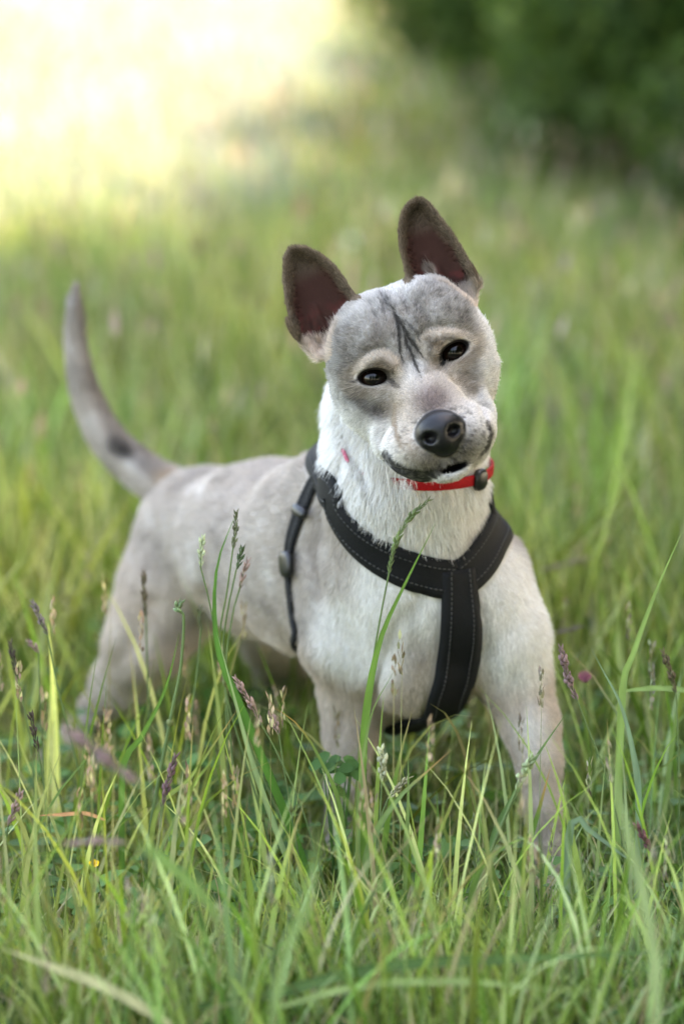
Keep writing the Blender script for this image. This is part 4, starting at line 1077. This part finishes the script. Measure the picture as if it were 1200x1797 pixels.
stalk('soft brown seed head lying flat at the lower left', [(120, 1482), (170, 1478), (226, 1480)], [(270, 1520), (290, 1600)], -.45, (.26, .18, .16), width=18)
stalk('rosy seed head at the lower left edge', [(36, 1392), (26, 1420), (14, 1452)], [(6, 1520), (0, 1600)], -.12, (.33, .22, .20), width=17)
stalk('blurred pale seed head far behind the right shoulder', [(1127, 762), (1122, 785), (1126, 812)], [(1132, 900), (1140, 1000)], .95, (.34, .34, .22), width=18)
stalk('blurred brown straw leaning behind the right shoulder', [(1030, 980), (985, 992), (940, 1004)], [(900, 1060), (890, 1150)], .60, (.26, .20, .15), width=16)
blade('long pale stem like blade sloping from the flank to the lower middle', [(578, 1700), (500, 1500), (440, 1330), (405, 1200), (380, 1110)], -.05, 10, (.20, .26, .13))
blade('yellowing blade slanting over the hind leg', [(270, 1440), (330, 1370), (380, 1300), (420, 1240)], -.03, 9, YG, tip=(.33, .22, .08))
blade('fresh green blade in front of the hock', [(215, 1360), (245, 1300), (290, 1210), (315, 1110)], .0, 11, GR)
blade('short green blade with orange tip left of the foreleg', [(600, 1440), (560, 1330), (520, 1270), (480, 1242)], -.05, 9, (.12, .18, .05), tip=(.36, .2, .06))
blade('straight blade with a brown tip pointing to the right between the forelegs', [(640, 1530), (660, 1460), (700, 1400), (745, 1358), (790, 1318)], -.12, 13, (.15, .22, .09), tip=(.36, .22, .10))
blade('upright pale blade between the forelegs', [(712, 1600), (712, 1500), (716, 1400), (716, 1318)], -.10, 10, LG)
blade('straight blue green blade crossing the right wrist', [(858, 1500), (900, 1400), (940, 1330), (998, 1246)], -.08, 11, (.10, .17, .07))
blade('grey green blade arching right of the leg', [(1120, 1420), (1112, 1330), (1090, 1240), (1062, 1185), (1038, 1140)], -.05, 12, BG)
blade('tall light blade at the right edge', [(1090, 1240), (1110, 1150), (1150, 1040), (1200, 925)], -.02, 14, (.18, .26, .09))
blade('horizontal pale blade at the right edge', [(1230, 1214), (1150, 1208), (1070, 1216)], .05, 10, LG, flat=True)
blade('wide grey green leaf tip right of the right paw', [(1000, 1455), (1040, 1464), (1090, 1500), (1138, 1534)], -.14, 15, BG)
blade('curved green blade rising left of the right paw', [(900, 1610), (910, 1530), (940, 1440), (965, 1350)], -.12, 16, (.11, .19, .05), tip=(.4, .22, .08))
blade('bowed blade before the right paw', [(820, 1640), (836, 1540), (880, 1490), (945, 1462)], -.16, 12, (.13, .21, .06))
blade('long dark blade fallen across the lower right', [(320, 1772), (480, 1745), (600, 1712), (740, 1690), (900, 1684), (1215, 1668)], -.36, 17, (.085, .15, .055), flat=True)
blade('dry straw blade lying at the lower left corner', [(300, 1800), (200, 1740), (110, 1704), (0, 1664)], -.42, 16, (.38, .36, .22), flat=True)
blade('light blade lying under the fallen one at the lower right', [(480, 1770), (640, 1730), (820, 1724), (1000, 1742)], -.40, 12, (.22, .29, .12), flat=True)
blade('orange withered leaf under the chest', [(700, 1640), (725, 1628), (752, 1620), (778, 1624)], -.16, 9, (.42, .15, .035), flat=True)
blade('curled orange straw at the lower left', [(185, 1440), (150, 1428), (110, 1430), (60, 1432)], -.10, 7, (.45, .22, .12), flat=True)
blade('broad soft green blade close to the camera at the lower left', [(250, 1480), (310, 1530), (370, 1590), (400, 1650)], -.55, 15, (.13, .21, .07), flat=True)
blade('broad blurred blade close to the camera at the lower middle', [(470, 1830), (500, 1680), (545, 1560), (560, 1430)], -.60, 13, (.16, .23, .10), flat=True)
blade('pale blade close to the camera at the lower right', [(1150, 1830), (1150, 1700), (1130, 1580), (1090, 1420), (1060, 1300)], -.55, 15, (.22, .28, .15), flat=True)

def flower(name, label, px, py, Y, rad, col, ccol, petals=5, cup=.3, group=None):
    P = W(px, py, Y); root = np.array([P[0]+.01, P[1], gz(P[0:1], P[1:2])[0]]); o = empty(name, tuple(root), label=label, category='flower')
    if group: o['group'] = group
    mb = MB(); mb.add(*tube([root, (root+P)/2+np.array([.004, 0, .01]), P], [.0011, .0010, .0008], 5, (.10, .16, .05))); mb.build('stem', m_stem, o, root)
    N = -ray(px, py)*.6+np.array([0, 0, .8]); N /= np.linalg.norm(N); A = np.cross(N, [1, .2, 0]); A /= np.linalg.norm(A); B = np.cross(N, A); mb = MB()
    for k in range(petals):
        a = 2*math.pi*k/petals; e = A*math.cos(a)+B*math.sin(a); f = np.cross(N, e); w_ = rad*math.sin(math.pi/petals)*1.1
        V = [P, P+e*rad*.4-f*w_*.6, P+e*rad*.85-f*w_*.7+N*cup*rad*.6, P+e*rad+N*cup*rad, P+e*rad*.85+f*w_*.7+N*cup*rad*.6, P+e*rad*.4+f*w_*.6]
        mb.add(np.array(V), [(0, 1, 2, 3), (0, 3, 4, 5)], np.tile(col, (6, 1)))
    mb.build('petals', m_stem, o, root)
    mb = MB()
    for k in range(7): spikelet(mb, P+(A*math.cos(k*2.4)+B*math.sin(k*2.4))*rad*.12*math.sqrt(k), N, rad*.35, rad*.22, ccol)
    mb.build('flower_centre', m_stem, o, root)
flower('buttercup', 'small yellow buttercup low in the grass at the lower left', 165, 1517, -.10, .0042, (.75, .50, .02), (.6, .4, .02))
flower('buttercup', 'blurred orange yellow flower far left beside the tail tip', 32, 508, 3.6, .020, (.80, .42, .02), (.7, .35, .02), cup=.1)
flower('clover_flower', 'pink clover flower head right of the elbow', 1026, 1195, .16, .0062, (.34, .13, .19), (.36, .12, .19), 19, 1.3)
for lab, px, py, Y, r_ in [('white daisy glowing in the sunlit field right of centre at the top', 712, 96, 11.0, .045), ('white daisy in the sunlit field above the tail tip', 182, 366, 4.9, .022),
                           ('pale daisy just left of the upright ear', 614, 420, 3.6, .012), ('white daisy high in the bright field at the left', 120, 70, 12, .05),
                           ('white daisy in the middle of the bright field', 350, 225, 7.5, .030)]:
    flower('daisy', lab, px, py, Y, r_, (.85, .84, .80), (.7, .55, .1), 13, .1, 'white daisies in the sunlit field')

def leaf_plant(name, label, px, py, Y, n, size, col, h=.06):
    P = W(px, py, Y); root = np.array([P[0], P[1], gz(P[0:1], P[1:2])[0]]); o = empty(name, tuple(root), label=label, category='plant')
    ms, ml = MB(), None
    for k in range(n):
        a = k*2.4; tip = P+np.array([math.cos(a)*size*.9, math.sin(a)*size*.7, random.uniform(-.4, .3)*size])
        ms.add(*tube([root, (root+tip)/2+np.array([0, 0, h*.2]), tip], [.0010, .0008, .0006], 5, np.array(col)*1.3))
        N = np.array([math.cos(a)*.3, -.5+math.sin(a)*.2, .8]); N /= np.linalg.norm(N)
        for q in range(3 if size < .03 else 1):
            b = a+(q-1)*2.0; e = np.array([math.cos(b), math.sin(b), .05]); e -= e@N*N; e /= np.linalg.norm(e); f = np.cross(N, e)
            prf = [(0, 0), (.2, .25), (.5, .40), (.8, .36), (1, 0)]; V = []
            for t, w_ in prf: V += [tip+e*t*size-f*w_*size+N*.10*w_*size, tip+e*t*size-N*.05*size*t, tip+e*t*size+f*w_*size+N*.10*w_*size]
            Q = []
            for i in range(4): Q += [(i*3, i*3+1, i*3+4, i*3+3), (i*3+1, i*3+2, i*3+5, i*3+4)]
            mb = MB(); mb.add(np.array(V), Q, np.tile(np.array(col)*random.uniform(.8, 1.25), (15, 1))); mb.build('leaf', m_grass, o, root)
    ms.build('stem', m_stem, o, root)
leaf_plant('clover', 'dark clover leaves beside the left foreleg', 592, 1340, .02, 6, .013, (.05, .12, .03))
leaf_plant('dock_plant', 'dark broad leaved plant behind the back between tail and head', 440, 735, 1.9, 8, .055, (.03, .085, .012))

# ------------------------------------------------------------------ hedge bushes and shade trees to the right
m_bark = simple('bark', (.11, .085, .06), .9, 30, .4, .6); m_leaf = leafy('bush_leaves', rough=.5, transl=.3)
def crown_mesh(name, rx, ry, z0, z1, n, ls, seed, cols, lumps=26):
    r = np.random.default_rng(seed)
    a = r.uniform(0, 2*math.pi, lumps); hh = r.random(lumps); rr = np.sqrt(r.random(lumps))*.8*np.sin(math.pi*np.clip(hh*.8+.18, 0, 1))
    Cn = np.stack([np.cos(a)*rr*rx, np.sin(a)*rr*ry, z0+(z1-z0)*(.1+.82*hh)], -1); Rn = r.uniform(.28, .48, lumps)*min(rx, ry, (z1-z0)*.6)
    k = r.integers(0, lumps, n); d = r.normal(0, 1, (n, 3)); d /= np.linalg.norm(d, axis=1, keepdims=True)
    P = Cn[k]+d*(Rn[k]*r.uniform(.45, 1.08, n))[:, None]; P[:, 2] = np.maximum(P[:, 2], z0*.5+.02)
    N = d+r.normal(0, .6, (n, 3)); N /= np.linalg.norm(N, axis=1, keepdims=True); A = np.cross(N, r.normal(0, 1, (n, 3))); A /= np.linalg.norm(A, axis=1, keepdims=True); B = np.cross(N, A)
    s = ls*r.uniform(.6, 1.25, n)[:, None]
    V = np.stack([P-A*s, P-B*s*.55+N*s*.1, P+A*s, P+B*s*.55+N*s*.1], 1).reshape(-1, 3)
    c = np.asarray(cols)[r.integers(0, len(cols), n)]*r.uniform(.7, 1.3, (n, 1)); Q = np.arange(n*4).reshape(n, 4)
    me = mesh_np(name, V, quads=Q, col=np.repeat(c, 4, 0), material=m_leaf, smooth=False)
    data = me.data; bpy.data.objects.remove(me); return data
def woody(name, h, r, spreads, seed):
    rr = random.Random(seed); mb = MB()
    for k in range(spreads):
        a = k*2.4; e = np.array([math.cos(a), math.sin(a), 0]); out = h*rr.uniform(.15, .4)
        P = [np.array([0, 0, -.05])+e*r*.6, e*out*.25+np.array([rr.uniform(-.04, .04), 0, h*.3]), e*out*.6+np.array([0, rr.uniform(-.06, .06), h*.62]), e*out+np.array([0, 0, h*.9])]
        mb.add(*tube(resample(P, 10), np.linspace(r, r*.2, 10), 7, (.1, .08, .06)))
    o = mb.build(name, m_bark, None, np.zeros(3)); d = o.data; bpy.data.objects.remove(o); return d
DARKG = [(.042, .080, .018), (.058, .105, .024), (.030, .060, .015), (.095, .14, .032)]
TREEG = [(.05, .10, .025), (.07, .13, .035)]
def plant_tree(name, crown, wood, loc, rz, sc, label, cat, group, cname, wname):
    o = empty(name, loc, label=label, category=cat, group=group); o.rotation_euler = (0, 0, rz); o.scale = (sc, sc, sc)
    for nm, d in ((cname, crown), (wname, wood)): link(bpy.data.objects.new(nm, d), o)
tc_ = [crown_mesh('crown', 1.5, 1.5, .5, 4.4, 30000, .055, 5+i, TREEG, 40) for i in range(2)]; tw_ = woody('trunk', 3.6, .07, 5, 3)
for i, (x, y, s, lab) in enumerate([(3.4, -4.2, 1.3, 'tall leafy tree behind the camera on the right'), (3.2, -1.6, 1.35, 'tall leafy tree beside the camera on the right'), (3.1, .8, 1.35, 'tall leafy tree right of the dog, outside the frame'),
                                    (3.4, 3.0, 1.3, 'tall leafy tree at the near end of the hedge'),
      (3.7, 5.0, 1.05, 'leafy tree behind the nearest bush'), (3.8, 7.4, 1.0, 'second leafy tree behind the hedge'), (4.0, 9.9, 1.05, 'third leafy tree behind the hedge'), (-3.6, -7.0, 1.0, 'unseen leafy tree added behind the camera to darken the eye reflections, left end of the row'), (-.6, -7.4, 1.05, 'unseen leafy tree added straight behind the camera to darken the eye reflections'), (2.2, -6.8, 1.0, 'unseen leafy tree added behind the camera to darken the eye reflections, next to the tall one'), (4.5, 12.6, 1.1, 'fourth leafy tree behind the hedge'), (5.8, 15.6, 1.2, 'last leafy tree behind the far end of the hedge')]):  # the row behind the camera is added to keep low sky out of the eyes
    plant_tree('shade_tree', tc_[i % 2], tw_, (x, y, 0), i*1.9, s, lab, 'tree', 'shade trees beside the meadow', 'crown', 'trunk')
bcr = [crown_mesh('foliage', .75, .75, .0, 1.15, 16000, .026, 21+i, DARKG, 22) for i in range(3)]; bw = woody('branches', 1.0, .018, 6, 9)
BUSH = [(1.12, 4.3, .72, 'small dark shrub at the right edge, close behind the dog'), (.76, 6.1, .98, 'middle sized dark shrub just behind the lowest one'), (.72, 5.2, .62, 'low dark shrub at the foot of the hedge, nearest the dog'), (.82, 7.4, .95, 'dark bush reaching furthest left into the bright field'), (1.15, 5.0, 1.05, 'nearest dark bush at the right edge of the frame'), (1.0, 6.5, 1.05, 'dark leafy bush second along the hedge'), (1.35, 8.0, 1.3, 'larger dark bush behind the second one'),
        (1.45, 10, 1.3, 'dense green bush in the middle of the hedge'), (1.75, 12, 1.4, 'broad bush further along the hedge'), (2.1, 14.5, 1.6, 'dark bush before the last one of the hedge'), (2.6, 17.5, 1.9, 'farthest bush of the hedge')]
for i, (x, y, s, lab) in enumerate(BUSH):
    plant_tree('bush', bcr[i % 3], bw, (x, y, float(gz(np.array([x]), np.array([y]))[0])), i*2.1, s, lab, 'bush', 'bushes of the hedge on the right', 'foliage', 'branches')
